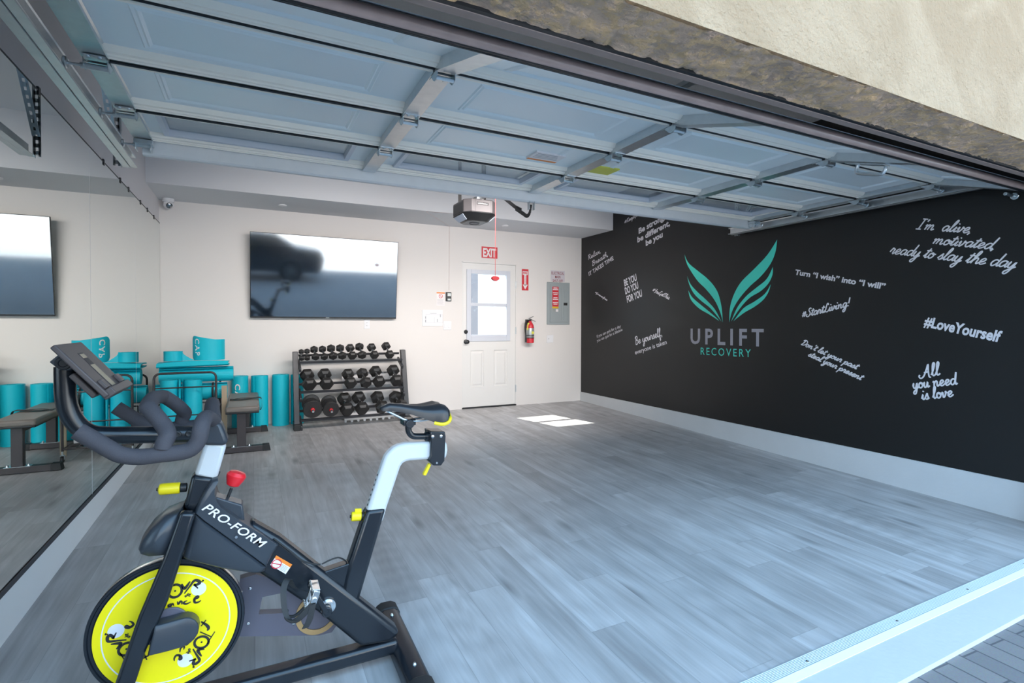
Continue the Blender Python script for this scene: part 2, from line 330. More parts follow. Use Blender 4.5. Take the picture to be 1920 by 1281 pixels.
def wloc(o):
    p = Vector((0, 0, 0))
    while o is not None: p += o.location; o = o.parent
    return p
def obj(name, mb, ms, parent=None, smooth=35, bevel=0.0, origin=None, recalc=True):
    """links a mesh as ONE object; vertices are given in world space"""
    if not isinstance(ms, (list, tuple)): ms = [ms]
    vs = [Vector(v) for v in mb.v]
    if origin is None:
        lo = Vector((min(v.x for v in vs), min(v.y for v in vs), min(v.z for v in vs))); hi = Vector((max(v.x for v in vs), max(v.y for v in vs), max(v.z for v in vs)))
        origin = Vector(((lo.x+hi.x)/2, (lo.y+hi.y)/2, lo.z))
        if parent is not None: origin = wloc(parent)
    origin = Vector(origin)
    me = bpy.data.meshes.new(name); me.from_pydata([v-origin for v in vs], [], mb.f); 
    for m in ms: me.materials.append(m if not isinstance(m, str) else M[m])
    for p, i in zip(me.polygons, mb.m): p.material_index = i
    if recalc:
        import bmesh
        b = bmesh.new(); b.from_mesh(me); bmesh.ops.recalc_face_normals(b, faces=b.faces); b.to_mesh(me); b.free()
    if smooth:
        for p in me.polygons: p.use_smooth = True
        me.set_sharp_from_angle(angle=math.radians(smooth))
    me.update()
    o = bpy.data.objects.new(name, me); COL.objects.link(o)
    if parent is not None: o.parent = parent; o.location = origin - wloc(parent)
    else: o.location = origin
    if bevel:
        bv = o.modifiers.new('edge', 'BEVEL'); bv.width = bevel; bv.segments = 2; bv.limit_method = 'ANGLE'; bv.angle_limit = math.radians(40); bv.harden_normals = False
    return o
def thing(name, label, cat, loc, group=None):
    o = bpy.data.objects.new(name, None); COL.objects.link(o); o.location = loc; o.empty_display_size = 0.05
    return tag(o, label, cat, group)
def tag(o, label, cat, group=None):
    o['label'] = label; o['category'] = cat
    if group: o['group'] = group
    return o
def struct(name, mb, m, parent=None, **kw):
    o = obj(name, mb, m, parent, **kw)
    if parent is None: o['kind'] = 'structure'
    return o
def dup(root, loc, label=None, rot=None):
    r = root.copy(); COL.objects.link(r); r.location = loc
    if rot: r.rotation_euler = rot
    if label: r['label'] = label
    for ch in list(root.children):
        c = ch.copy(); COL.objects.link(c); c.parent = r
        for g in ch.children:
            d = g.copy(); COL.objects.link(d); d.parent = c
    return r

# lettering -------------------------------------------------------
def type_mesh(s, bold=0.0, shear=0.0, spacing=1.0):
    """letters of the built-in font as (2D points, faces), baseline at 0, cap height about 1"""
    cu = bpy.data.curves.new('t', 'FONT'); cu.body = s; cu.size = 1.0; cu.offset = bold; cu.shear = shear; cu.space_character = spacing; cu.resolution_u = 3
    o = bpy.data.objects.new('t', cu); me = bpy.data.meshes.new_from_object(o)
    vs = [(v.co.x, v.co.y) for v in me.vertices]; fs = [tuple(p.vertices) for p in me.polygons]
    bpy.data.objects.remove(o); bpy.data.curves.remove(cu); bpy.data.meshes.remove(me)
    return vs, fs
CAP = 0.70
def lay(mb, vs, fs, a, b, h, nrm, x0, x1, ref=CAP, mi=0, up=None, thick=0.0):
    """lays 2D letters so that x0..x1 runs from point a to point b and ref rises h metres; nrm = outward"""
    a, b = Vector(a), Vector(b); r = b-a; d = r.normalized(); nrm = Vector(nrm).normalized()
    u = nrm.cross(d).normalized() if up is None else Vector(up)
    if up is None and u.z < 0 and abs(d.z) < 0.9: u = -u
    k = r.length/(x1-x0)
    P = [a + d*((x-x0)*k) + u*(y*h/ref) for x, y in vs]
    if thick:
        n = len(P); mb.add(P + [p-nrm*thick for p in P], [tuple(q) for q in fs], mi)
    else: mb.add(P, fs, mi)
def write(mb, s, a, b, h, nrm, bold=0.0, shear=0.0, spacing=1.0, mi=0, up=None):
    vs, fs = type_mesh(s, bold, shear, spacing)
    lay(mb, vs, fs, a, b, h, nrm, min(v[0] for v in vs), max(v[0] for v in vs), mi=mi, up=up)

# ================================================================ THE SETTING
RW, SL = 5.5203, 0.0228            # room width, fall of the floor towards the opening
def fz(y): return SL*y
CEIL = 3.05
b = MB(); b.prism([(0,0.12,fz(0.12)), (0,-5.505,fz(-5.505)), (0,-5.505,-0.45), (0,0.12,-0.45)], (RW,0,0)); struct('floor', b, 'floor', origin=(0,0,0), smooth=0)
# threshold: ribbed aluminium strip, white painted concrete sill
b = MB(); b.prism([(-1,-5.505,-0.127), (-1,-5.575,-0.127), (-1,-5.75,-0.133), (-1,-5.755,-0.16), (-1,-5.755,-0.45), (-1,-5.505,-0.45)], (8,0,0)); struct('trim_sill', b, 'stem', origin=(0,0,0), smooth=0)
b = MB()
for i in range(9):
    y = -5.5 - i*0.0062; b.prism([(0,y,-0.1235), (0,y-0.0015,-0.1215), (0,y-0.0047,-0.1215), (0,y-0.0062,-0.1235), (0,y-0.0062,-0.128), (0,y,-0.128)], (RW,0,0))
strip = struct('trim_threshold', b, 'strip', smooth=0)
b = MB(); b.prism([(0,-5.556,-0.1205), (0,-5.588,-0.1255), (0,-5.588,-0.1275), (0,-5.556,-0.1275)], (RW,0,0)); obj('white_nosing', b, 'base', strip, smooth=0)
b = MB()
for i in range(9):
    x = 0.35 + i*0.62; b.lathe([(0.006,0),(0.0055,0.001),(0.002,0.0015)], (x,-5.535,-0.1215), (0,0,1), 10)
obj('screw', b, 'steel', strip)
# walls
WIN = (3.66, 4.215, 1.02, 1.905)
DX0, DX1, DZ = 3.5275, 4.3775, 2.07
b = MB(); b.box((-0.12,0,-0.3), (DX0,0.14,CEIL+0.15)); b.box((DX1,0,-0.3), (RW+0.12,0.14,CEIL+0.15)); b.box((DX0,0,DZ), (DX1,0.14,CEIL+0.15)); struct('wall_back', b, 'wall', origin=(0,0,0), smooth=0)
b = MB(); b.box((-0.14,-5.5,-0.45), (0,0.0,CEIL+0.15)); struct('wall_left', b, 'wall_lilac', origin=(0,0,0), smooth=0)
b = MB(); b.box((RW,-5.5,-0.45), (RW+0.14,0,CEIL+0.15)); struct('wall_right', b, 'black_wall', origin=(0,0,0), smooth=0)
b = MB(); b.box((-0.12,-5.5,CEIL), (RW+0.12,-0.79,CEIL+0.14)); struct('ceiling', b, 'ceil', origin=(0,0,0), smooth=0)
b = MB(); b.box((0,-0.795,2.5394), (RW,0,CEIL)); struct('trim_dropped_ceiling', b, 'ceil', origin=(0,0,0), smooth=0)
# painted concrete curb along the black wall: level top, floor falling away below it
b = MB(); b.prism([(RW-0.014,0,0.1358), (RW-0.014,-5.5,0.1358), (RW-0.014,-5.5,-0.2), (RW-0.014,0,-0.2)], (0.02,0,0)); struct('baseboard_right', b, 'stem', origin=(RW,0,0), smooth=0)
b = MB(); b.prism([(0.012,0,0.0957), (0.012,-5.5,0.0957), (0.012,-5.5,-0.2), (0.012,0,-0.2)], (-0.014,0,0)); struct('baseboard_left', b, 'base', origin=(0,0,0), smooth=0)
# facade over and beside the opening
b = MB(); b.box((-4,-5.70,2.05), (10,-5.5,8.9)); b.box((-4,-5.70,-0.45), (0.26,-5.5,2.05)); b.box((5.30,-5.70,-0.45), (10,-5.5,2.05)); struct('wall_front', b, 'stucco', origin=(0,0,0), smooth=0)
b = MB(); b.box((-4,-6.9,4.3), (10,-5.70,4.5)); struct('trim_added_overhang', b, 'stucco', origin=(0,0,0), smooth=0)  # added slab out of view, keeps sky light off the stucco
b = MB()
from mathutils import noise
n, m = 620, 22
rows = []
for j in range(m+1):
    row = []
    for i in range(n+1):
        x = 0.26 + 5.04*i/n; y = -5.702 + 0.203*j/m
        q = noise.fractal(Vector((x*9, y*9, 0.3)), 0.7, 2.0, 5); f = noise.noise(Vector((x*60, y*60, 1.7)))
        h = 0.008*max(0.0, min(1.0, 0.5+2.6*q)) + 0.0015*f
        if j == m: y += 0.006*noise.noise(Vector((x*28, 0, 5.0))) + 0.003*f; h += 0.003
        row.append(Vector((x, y, 2.0465 - h)))
    rows.append(row)
b.loft(rows, caps=False, closed=False); struct('trim_soffit', b, 'stucco_raw', origin=(0,0,0), smooth=180)
# brown stop moulding and rubber flap behind the soffit
b = MB(); b.box((0.26,-5.488,2.033), (5.30,-5.452,2.075)); stop = struct('trim_stop', b, 'trim_brown', origin=(0,0,0), bevel=0.003)
b = MB(); b.prism([(0.26,-5.452,2.055), (0.26,-5.425,2.070), (0.26,-5.425,2.074), (0.26,-5.452,2.062)], (5.04,0,0)); obj('rubber_flap', b, 'gap', stop)
b = MB(); b.box((0.26,-5.503,2.034), (5.30,-5.488,2.0495)); obj('shadow_gap', b, 'gap', stop)  # solid black strip painted in for the shade of the gap
b = MB(); b.box((0.0,-5.44,2.10), (RW,-5.42,CEIL)); struct('trim_header', b, 'gap', origin=(0,0,0), smooth=0)  # header face coloured black to stand in for the shade above the door
# ground outside, facing buildings
b = MB(); b.box((-14,-13,-0.60), (20,-5.752,-0.150)); struct('floor_driveway', b, 'paver', origin=(0,0,0), smooth=0)
M['street'] = mat('pale concrete street', (0.66, 0.63, 0.59), 0.8, var=0.05, scale=3)
M['render_wall'] = mat('pale render', (0.66, 0.62, 0.56), 0.8, var=0.04, scale=2)
b = MB(); b.box((-30,-40,-0.60), (36,-13,-0.153)); struct('floor_street', b, 'street', origin=(0,0,0), smooth=0)
b = MB(); b.box((-30,-32.5,-0.5), (36,-32,7.0)); struct('wall_street', b, 'render_wall', origin=(0,0,0), smooth=0)
b = MB(); b.box((1.5,2.6,-0.4), (9,2.8,2.6)); struct('wall_yard', b, 'render_wall', origin=(0,0,0), smooth=0)
b = MB(); b.box((-4,0.14,-0.4), (12,12,-0.16)); struct('floor_yard', b, 'street', origin=(0,0,0), smooth=0)
b = MB(); b.box((4.116,1.15,-0.4), (4.252,1.25,2.5)); struct('trim_yard_post', b, 'yard_post', smooth=0)

# ---------------------------------------------------------------- mirrors
joints = [-5.42, -2.747+0.0, -1.348, -0.004]
labs = ['wide frameless wall mirror nearest the open garage door', 'middle frameless wall mirror panel between two vertical joints', 'narrow frameless wall mirror panel in the corner by the back wall']
cl = [[-4.9,-4.3,-3.6], [-2.4,-1.9,-1.6], [-1.1,-0.75,-0.38]]
for i in range(3):
    y0, y1 = joints[i]+0.003, joints[i+1]-0.003
    t = thing('wall_mirror', labs[i], 'mirror', (0,(y0+y1)/2,0.0957), 'mirror panels along the wall')
    b = MB(); b.box((0.0015,y0,0.112), (0.0075,y1,2.280)); obj('mirror_glass', b, 'mirror', t, smooth=0)
    b = MB(); b.prism([(0.0005,y0,0.0957), (0.0125,y0,0.0957), (0.0125,y0,0.121), (0.0105,y0,0.121), (0.0105,y0,0.108), (0.0005,y0,0.108)], (0,y1-y0+0.006,0)); obj('bottom_channel', b, 'dark_trim', t, smooth=0)
    b = MB(); b.box((0.0005,y0-0.003,2.2805), (0.009,y1+0.003,2.2875)); obj('top_edge', b, 'dark_trim', t, smooth=0)
    if i < 2:
        b = MB(); b.box((0.0015,y1+0.0005,0.112), (0.0078,y1+0.0055,2.280)); obj('edge_glint', b, 'white', t, smooth=0)  # white strip painted in for light caught by the bevelled joint
    for y in cl[i]:
        c = MB(); c.box((0.001,y-0.014,2.262), (0.012,y+0.014,2.302)); obj('clip', c, 'black', t, bevel=0.002)
# ---------------------------------------------------------------- back door
b = MB()
b.box((DX0,0.0,0.0), (DX0+0.012,0.10,DZ)); b.box((DX1-0.012,0,0), (DX1,0.10,DZ)); b.box((DX0,0,DZ-0.012), (DX1,0.10,DZ))
dr = struct('door_1', b, 'door', smooth=0, origin=((DX0+DX1)/2,0.02,0))
b = MB()
sx0, sx1, sz0, sz1, sy0, sy1 = DX0+0.014, DX1-0.014, 0.022, DZ-0.016, 0.004, 0.045
wx0, wx1, wz0, wz1 = WIN[0]-0.035, WIN[1]+0.03, WIN[2]-0.03, WIN[3]+0.03
b.box((sx0,sy0,sz0), (wx0,sy1,sz1)); b.box((wx1,sy0,sz0), (sx1,sy1,sz1)); b.box((wx0,sy0,wz1), (wx1,sy1,sz1))
# lower part with two sunken panels
pz0, pz1 = 0.30, 0.82
px = [(3.655,3.865), (4.02,4.235)]
b.box((wx0,sy0,pz1+0.0), (wx1,sy1,wz0)); b.box((wx0,sy0,sz0), (wx1,sy1,pz0))
b.box((wx0,sy0,pz0), (px[0][0],sy1,pz1)); b.box((px[0][1],sy0,pz0), (px[1][0],sy1,pz1)); b.box((px[1][1],sy0,pz0), (wx1,sy1,pz1))
for x0, x1 in px:
    R = lambda i, y: [Vector((x0+i,y,pz0+i)), Vector((x1-i,y,pz0+i)), Vector((x1-i,y,pz1-i)), Vector((x0+i,y,pz1-i))]
    b.loft([R(0,sy0), R(0.010,sy0+0.012), R(0.022,sy0+0.012), R(0.045,sy0+0.003)], caps=False)
    q = R(0.045,sy0+0.003); b.add(q, [(0,1,2,3)])
obj('door_slab', b, 'door', dr, smooth=0)
b = MB()
# vinyl window: raised frame, sash bars
fx0, fx1, fz0, fz1 = wx0-0.03, wx1+0.03, wz0-0.04, wz1+0.03
b.box((fx0,-0.012,fz0), (WIN[0],0.05,fz1)); b.box((WIN[1],-0.012,fz0), (fx1,0.05,fz1)); b.box((WIN[0],-0.012,fz0), (WIN[1],0.05,WIN[2])); b.box((WIN[0],-0.012,WIN[3]), (WIN[1],0.05,fz1))
wf = obj('window_frame', b, 'vinyl', dr, smooth=0, bevel=0.003)
b = MB(); b.box((WIN[0],-0.004,1.448), (WIN[1],0.03,1.492)); b.box((WIN[0],0.0,WIN[2]), (WIN[1],0.03,WIN[2]+0.022)); obj('sash_rail', b, 'vinyl', wf, smooth=0, bevel=0.002)
b = MB(); b.box((WIN[0],0.024,WIN[2]), (WIN[1],0.027,WIN[3])); obj('pane', b, 'glass', wf, smooth=0)
for z, r in ((1.085,0.030), (0.945,0.034)):
    b = MB()
    x = 3.588 
    if r > 0.032: b.lathe([(0.034,0),(0.032,0.008),(0.014,0.014),(0.013,0.035),(0.022,0.042),(0.029,0.055),(0.028,0.066),(0.018,0.073),(0.004,0.074)], (x,sy0,z), (0,-1,0), 24)
    else: b.lathe([(0.030,0),(0.029,0.012),(0.022,0.018),(0.021,0.024),(0.003,0.025)], (x,sy0,z), (0,-1,0), 24); b.box((x-0.003,-0.034,z-0.012),(x+0.003,-0.018,z+0.012))
    o = obj('door_knob' if r > 0.032 else 'deadbolt', b, 'black', dr)
for z in (1.77, 1.10, 0.25):
    b = MB(); b.box((DX1-0.016,-0.004,z-0.05), (DX1+0.004,0.006,z+0.05)); b.cyl((DX1-0.006,-0.006,z-0.052),(DX1-0.006,-0.006,z+0.052),0.006,10); obj('hinge', b, 'galv', dr)
b = MB(); b.box((DX0,-0.008,0.0), (DX1,0.11,0.018)); obj('door_threshold', b, 'black', dr, smooth=0)

# ---------------------------------------------------------------- things on the back wall
def at_wall(x0, x1, z0, z1, d=0.004): return (x0,-d,z0), (x1,-0.0002,z1)
NB = (0,-1,0)
def wtext(mb, s, x0, x1, z, h, d=0.0045, bold=0.02, mi=0, shear=0): write(mb, s, (x0,-d,z), (x1,-d,z), h, NB, bold=bold, mi=mi, shear=shear)
# exit sign
P0, P1 = (3.8230,0.0000,2.3020), (4.0700,0.0000,2.1410)
t = thing('exit_sign', 'red exit sign with bold white letters above the back door', 'sign', ((P0[0]+P1[0])/2,0,P1[2]))
b = MB(); b.box((P0[0],-0.004,P1[2]-0.004), (P1[0],-0.0002,P0[2]-0.004)); obj('sign_board', b, 'red', t, smooth=0)
b = MB(); wtext(b, 'EXIT', P0[0]+0.022, P1[0]-0.022, P1[2]+0.015, 0.118, bold=0.035); obj('lettering', b, 'sign_white', t, smooth=0)
# fire arrow
P0, P1 = (4.4690,0.0000,2.0090), (4.5780,0.0000,1.6960)
t = thing('fire_extinguisher_sign', 'narrow red sign with a white arrow pointing down to the extinguisher', 'sign', ((P0[0]+P1[0])/2,0,P1[2]))
x0, x1, z0, z1 = P0[0], P1[0], P1[2], P0[2]; xm = (x0+x1)/2
b = MB(); b.box((x0,-0.004,z0), (x1,-0.0002,z1)); obj('sign_board', b, 'red', t, smooth=0)
b = MB(); b.box((x0+0.012,-0.0052,z1-0.085), (x1-0.012,-0.0042,z1-0.03)); b.box((xm-0.018,-0.0052,z0+0.075), (xm+0.018,-0.0042,z1-0.085))
b.prism([(xm-0.042,-0.0052,z0+0.085), (xm+0.042,-0.0052,z0+0.085), (xm,-0.0052,z0+0.012)], (0,0.001,0)); obj('arrow', b, 'sign_white', t, smooth=0)
b = MB(); wtext(b, 'FIRE', x0+0.018, x1-0.018, z1-0.074, 0.034, d=0.0056, bold=0.03)
vs, fs = type_mesh('EXTINGUISHER'); lay(b, vs, fs, (xm-0.008,-0.0056,z1-0.10), (xm-0.008,-0.0056,z0+0.09), 0.016, NB, min(v[0] for v in vs), max(v[0] for v in vs), up=(1,0,0)); obj('lettering', b, 'red', t, smooth=0)
# main shut-off sign
P0, P1 = (4.9630,0.0000,2.0140), (5.2120,0.0000,1.8420)
t = thing('shut_off_sign', 'white sign with dark red capitals standing above the grey electrical panel', 'sign', ((P0[0]+P1[0])/2,0,P1[2]))
x0, x1, z0, z1 = P0[0], P1[0], P1[2]+0.004, P0[2]; xm = (x0+x1)/2
b = MB(); b.box((x0,-0.004,z0), (x1,-0.0002,z1)); obj('sign_board', b, 'sign_grey', t, smooth=0)
b = MB(); wtext(b, 'ELECTRICAL', x0+0.012, x1-0.012, z1-0.06, 0.042, bold=0.008); wtext(b, 'MAIN', xm-0.047, xm+0.047, z1-0.118, 0.042, bold=0.008); wtext(b, 'SHUT-OFF', xm-0.09, xm+0.09, z1-0.176, 0.042, bold=0.008); obj('lettering', b, 'sign_ink', t, smooth=0)
# electrical panel
x0, x1, z0, z1 = 4.892, 5.296, 1.190, 1.835
t = thing('electrical_panel', 'grey steel breaker panel on the back wall with red warning label', 'panel', ((x0+x1)/2,0,z0))
b = MB(); b.box((x0,-0.020,z0), (x1,-0.0002,z1)); obj('cover', b, 'panel_grey', t, bevel=0.006)
b = MB(); b.box((x0+0.045,-0.028,z0+0.035), (x1-0.03,-0.019,z1-0.035))
for xx in (x0+0.06, x1-0.15, x1-0.115, x1-0.05): b.prism([(xx-0.006,-0.028,z0+0.07), (xx,-0.033,z0+0.07), (xx+0.006,-0.028,z0+0.07)], (0,0,z1-z0-0.14))
pd = obj('panel_door', b, 'panel_grey', t, bevel=0.003)
b = MB(); b.box((x1-0.118,-0.034,1.485), (x1-0.052,-0.0275,1.525)); b.box((x1-0.098,-0.038,1.49), (x1-0.078,-0.033,1.52)); obj('latch', b, 'black', pd, bevel=0.002)
b = MB(); b.box((x0+0.085,-0.0292,1.465), (x0+0.195,-0.0282,1.765)); b.box((x0+0.085,-0.0292,1.435), (x0+0.195,-0.0282,1.463), 1); b.box((x0+0.085,-0.0292,1.385), (x0+0.195,-0.0282,1.433), 2); b.box((x0+0.145,-0.0296,1.385), (x0+0.19,-0.0286,1.425), 3)
for i in range(12):
    if i % 3 == 2: continue
    z = 1.752 - i*0.0245; w = 0.046 if i % 2 else 0.036; xm = x0+0.14
    b.box((xm-w,-0.0298,z-0.013), (xm+w,-0.0292,z), 3)
ST = mat('tag yellow', (0.75, 0.48, 0.02), 0.5)
obj('warning_label', b, ['red', ST, 'gauge', 'sign_white'], pd, smooth=0)
# wall plates
def plate(name, x, z, w, h, label, cat, kind):
    t = thing(name, label, cat, (x,0,z-h/2))
    b = MB(); b.box((x-w/2,-0.006,z-h/2), (x+w/2,-0.0002,z+h/2)); obj('cover_plate', b, 'white', t, bevel=0.002)
    b = MB()
    if kind == 'outlet': b.box((x-0.017,-0.0085,z-0.034), (x+0.017,-0.0055,z+0.034)); obj('socket', b, 'white', t, bevel=0.001); b = MB(); [obj('socket_slots', MB().box((x-0.007,-0.009,z+q-0.006), (x-0.005,-0.0084,z+q+0.006)).box((x+0.005,-0.009,z+q-0.006), (x+0.007,-0.0084,z+q+0.006)), 'ink', t, smooth=0) for q in (-0.018,0.018)]
    elif kind == 'jack': b.box((x-0.03,-0.0075,z-0.005), (x-0.018,-0.0055,z+0.007)); obj('jack', b, 'grey_ink', t, bevel=0.001)
    elif kind == 'switch':
        for q in (-0.024, 0.024): c = MB(); c.box((x+q-0.016,-0.0095,z-0.033), (x+q+0.016,-0.0055,z+0.033)); obj('rocker', c, 'white', t, bevel=0.002)
p = (2.2240,0.0000,1.1890); plate('wall_outlet', p[0], p[2], 0.072, 0.118, 'white wall outlet below the television', 'outlet', 'outlet')
p = (4.9530,0.0000,0.9730); plate('data_plate', p[0], p[2], 0.115, 0.115, 'white wall plate with a small jack below the grey electrical panel', 'wall plate', 'jack')
p = (3.3100,0.0000,1.1730); plate('light_switch', p[0], p[2], 0.118, 0.118, 'double white light switch beside the back door', 'light switch', 'switch')
# floor plan sheet
P0, P1 = (2.9540,0.0000,1.3850), (3.2410,0.0000,1.1660)
t = thing('evacuation_plan', 'white sheet with a small floor plan on the wall above the light switch', 'notice', ((P0[0]+P1[0])/2,0,P1[2]))
b = MB(); b.box((P0[0],-0.008,P1[2]), (P1[0],-0.0002,P0[2])); obj('sheet', b, 'white', t, bevel=0.001)
b = MB(); xa, za = P0[0], P1[2]
for (x, z, w, h) in ((0.04,0.05,0.011,0.035), (0.04,0.10,0.011,0.03), (0.208,0.055,0.008,0.04), (0.25,0.12,0.009,0.04)): b.box((xa+x,-0.0086,za+z), (xa+x+w,-0.0082,za+z+h))
b.box((xa+0.11,-0.0084,za+0.17),(xa+0.20,-0.0082,za+0.176)); b.box((xa+0.05,-0.0084,za+0.045),(xa+0.29,-0.0082,za+0.047)); b.box((xa+0.05,-0.0084,za+0.155),(xa+0.29,-0.0082,za+0.157)); b.box((xa+0.05,-0.0084,za+0.045),(xa+0.052,-0.0082,za+0.157)); b.box((xa+0.288,-0.0084,za+0.045),(xa+0.29,-0.0082,za+0.157)); b.box((xa+0.17,-0.0084,za+0.045),(xa+0.172,-0.0082,za+0.12)); obj('plan_drawing', b, 'grey_ink', t, smooth=0)
# door warning sticker and wall control of the opener
P0, P1 = (3.1570,0.0000,1.6280), (3.2750,0.0000,1.4450)
t = thing('warning_sticker', 'white warning sheet with an orange top band beside the wall control', 'notice', ((P0[0]+P1[0])/2,0,P1[2]))
b = MB(); b.box((P0[0],-0.0012,P1[2]), (P1[0],-0.0002,P0[2])); obj('sheet', b, 'sign_white', t, smooth=0)
b = MB(); b.box((P0[0],-0.002,P0[2]-0.017), (P1[0],-0.0013,P0[2]), 0)
xm = (P0[0]+P1[0])/2; zc = P0[2]-0.053
b.lathe([(0.028,0),(0.028,0.0006),(0.022,0.0006),(0.022,0)], (xm,-0.0013,zc), (0,-1,0), 24, 1, cap=False); b.obox((xm,-0.0016,zc), ((1,0,-1),(0,1,0),(1,0,1)), (0.024,0.0003,0.003), 1)
for i in range(7): b.box((P0[0]+0.012,-0.0017,P0[2]-0.10-i*0.011), (P1[0]-0.012-0.01*(i % 3),-0.0013,P0[2]-0.098-i*0.011), 2)
obj('print', b, ['orange', 'red', 'grey_ink'], t, smooth=0)
P0, P1 = (3.2870,0.0000,1.6320), (3.3640,0.0000,1.5090)
t = thing('wall_control', 'small black opener control with a grey display by the back door', 'control', ((P0[0]+P1[0])/2,0,P1[2]))
b = MB(); b.box((P0[0],-0.024,P1[2]), (P1[0],-0.0002,P0[2])); obj('housing', b, 'black', t, bevel=0.004)
b = MB(); b.box((P0[0]+0.02,-0.0252,P0[2]-0.055), (P1[0]-0.008,-0.024,P0[2]-0.016)); obj('display', b, 'gauge', t, smooth=0)
b = MB(); b.box((P0[0]+0.02,-0.027,P0[2]-0.115), (P1[0]-0.012,-0.024,P0[2]-0.09)); obj('push_bar', b, 'gauge', t, bevel=0.001)
# ceiling discs
for u, v, s in ((530,384.5,'white sprinkler cover disc on the dropped ceiling near the corner camera'), (947,422.5,'white sprinkler cover disc on the dropped ceiling near the opener')):
    p = (1.2200,-0.3480,2.5390) if u == 530 else (3.9890,-0.4220,2.5390)
    b = MB(); b.lathe([(0.045,0),(0.045,0.008),(0.040,0.012),(0.005,0.013)], p, (0,0,-1), 24); tag(obj('sprinkler_cover', b, 'white'), s, 'sprinkler cover', 'sprinkler covers on the dropped ceiling')
# security camera
p = (0.1000,-0.0900,2.5240); c = Vector((p[0], -0.10, 2.5394))
t = thing('security_camera', 'white dome security camera in the corner under the dropped ceiling', 'camera', c)
b = MB(); b.lathe([(0.055,0),(0.055,0.030),(0.052,0.034),(0.046,0.036)], c, (0,0,-1), 28); obj('mount', b, 'white', t)
b = MB(); b.ball(c+Vector((0,0,-0.062)), 0.049, 28, 18); ey = obj('eyeball', b, 'white', t)
dv = (Vector((1.3,-4.0,0.9)) - c).normalized(); b = MB(); b.lathe([(0.030,0.0),(0.030,0.050),(0.026,0.053),(0.002,0.054)], c+Vector((0,0,-0.062))+dv*0.0, dv, 24); obj('lens', b, 'screen', t)
b = MB()
for q in (-0.013, 0.013): b.ball(c+Vector((0,0,-0.062))+dv*0.054+dv.cross(Vector((0,0,1))).normalized()*q+Vector((0,0,-0.012)), 0.0045, 8, 6)
obj('infrared_lamp', b, 'steel', t)
# television
TILT = math.radians(7.2)
zb, hgt, tx0, tx1 = 1.262, 0.988, 0.885, 2.584
ux = Vector((0,-math.sin(TILT),math.cos(TILT))); nn = Vector((0,-math.cos(TILT),-math.sin(TILT))); o0 = Vector((0,-0.045,zb))
t = thing('television', 'large flat black television tilted down on the back wall', 'television', ((tx0+tx1)/2,-0.03,zb))
def tvbox(mb, x0, x1, s0, s1, d0, d1): mb.obox(Vector(((x0+x1)/2,0,0)) + o0 + ux*((s0+s1)/2) + nn*((d0+d1)/2), ((1,0,0), nn, ux), ((x1-x0)/2, (d1-d0)/2, (s1-s0)/2))
b = MB(); tvbox(b, tx0, tx1, 0, hgt, 0, 0.022); obj('case', b, 'black', t, bevel=0.003)
b = MB(); tvbox(b, tx0+0.006, tx1-0.006, 0.018, hgt-0.006, 0.0222, 0.0232); obj('screen', b, 'screen', t, smooth=0)
b = MB(); tvbox(b, 1.715, 1.755, 0.004, 0.012, 0.0222, 0.0228); obj('maker_mark', b, 'gauge', t, smooth=0)
for z0, d in ((1.55,0.085),(1.95,0.12)): b = MB(); b.box((1.45,-d,z0), (2.05,-0.001,z0+0.05)); obj('wall_bracket', b, 'black', t, smooth=0)
# fire extinguisher
E0 = (4.5570,-0.1000,0.9440); ex, ez = E0[0], (4.5570,-0.1000,0.9210)[2]
t = thing('fire_extinguisher', 'red fire extinguisher with a black hose hanging beside the back door', 'fire extinguisher', (ex,-0.10,ez))
zt = (4.5560,-0.1000,1.2340)[2]; R = 0.057
b = MB(); b.lathe([(R-0.006,0),(R,0.006),(R,zt-ez-0.09),(R*0.9,zt-ez-0.055),(R*0.55,zt-ez-0.02),(0.022,zt-ez-0.008),(0.020,zt-ez+0.01)], (ex,-0.10,ez), (0,0,1), 28); cy = obj('cylinder', b, 'red', t)
b = MB(); b.lathe([(R+0.0008,zt-ez-0.235),(R+0.0012,zt-ez-0.234),(R+0.0012,zt-ez-0.098),(R+0.0008,zt-ez-0.097)], (ex,-0.10,ez), (0,0,1), 28, cap=False); obj('label', b, 'gauge', t)
b = MB(); b.lathe([(R+0.0016,zt-ez-0.247),(R+0.0016,zt-ez-0.236)], (ex,-0.10,ez), (0,0,1), 28, cap=False); obj('label_band', b, 'ink', t)
b = MB(); b.lathe([(0.022,0),(0.022,0.001)], (ex+0.012,-0.10-R-0.0015,ez+0.15), (0,-1,0), 18); obj('inspection_badge', b, 'yellow_tag', t)
b = MB(); b.cyl((ex,-0.10,zt-0.005),(ex,-0.10,zt+0.035),0.02,16); b.bar((ex-0.03,-0.10,zt+0.04),(ex+0.05,-0.10,zt+0.075),0.02,0.01); b.bar((ex+0.0,-0.10,zt+0.036),(ex+0.085,-0.10,zt+0.0),0.02,0.008); obj('valve_handle', b, 'steel', t, bevel=0.002)
b = MB(); b.cyl((ex-0.015,-0.12,zt+0.022),(ex-0.015,-0.145,zt+0.022),0.014,14); obj('gauge', b, 'ink', t)
b = MB(); b.tube(smooth_path([(ex-0.02,-0.10,zt+0.02),(ex-0.075,-0.11,zt+0.0),(ex-0.095,-0.12,zt-0.08),(ex-0.085,-0.12,zt-0.18),(ex-0.08,-0.12,zt-0.24)]), 0.010, 10); b.lathe([(0.012,0),(0.014,0.02),(0.012,0.07)], (ex-0.08,-0.12,zt-0.235), (0,0,-1), 12); obj('hose', b, 'rubber', t)
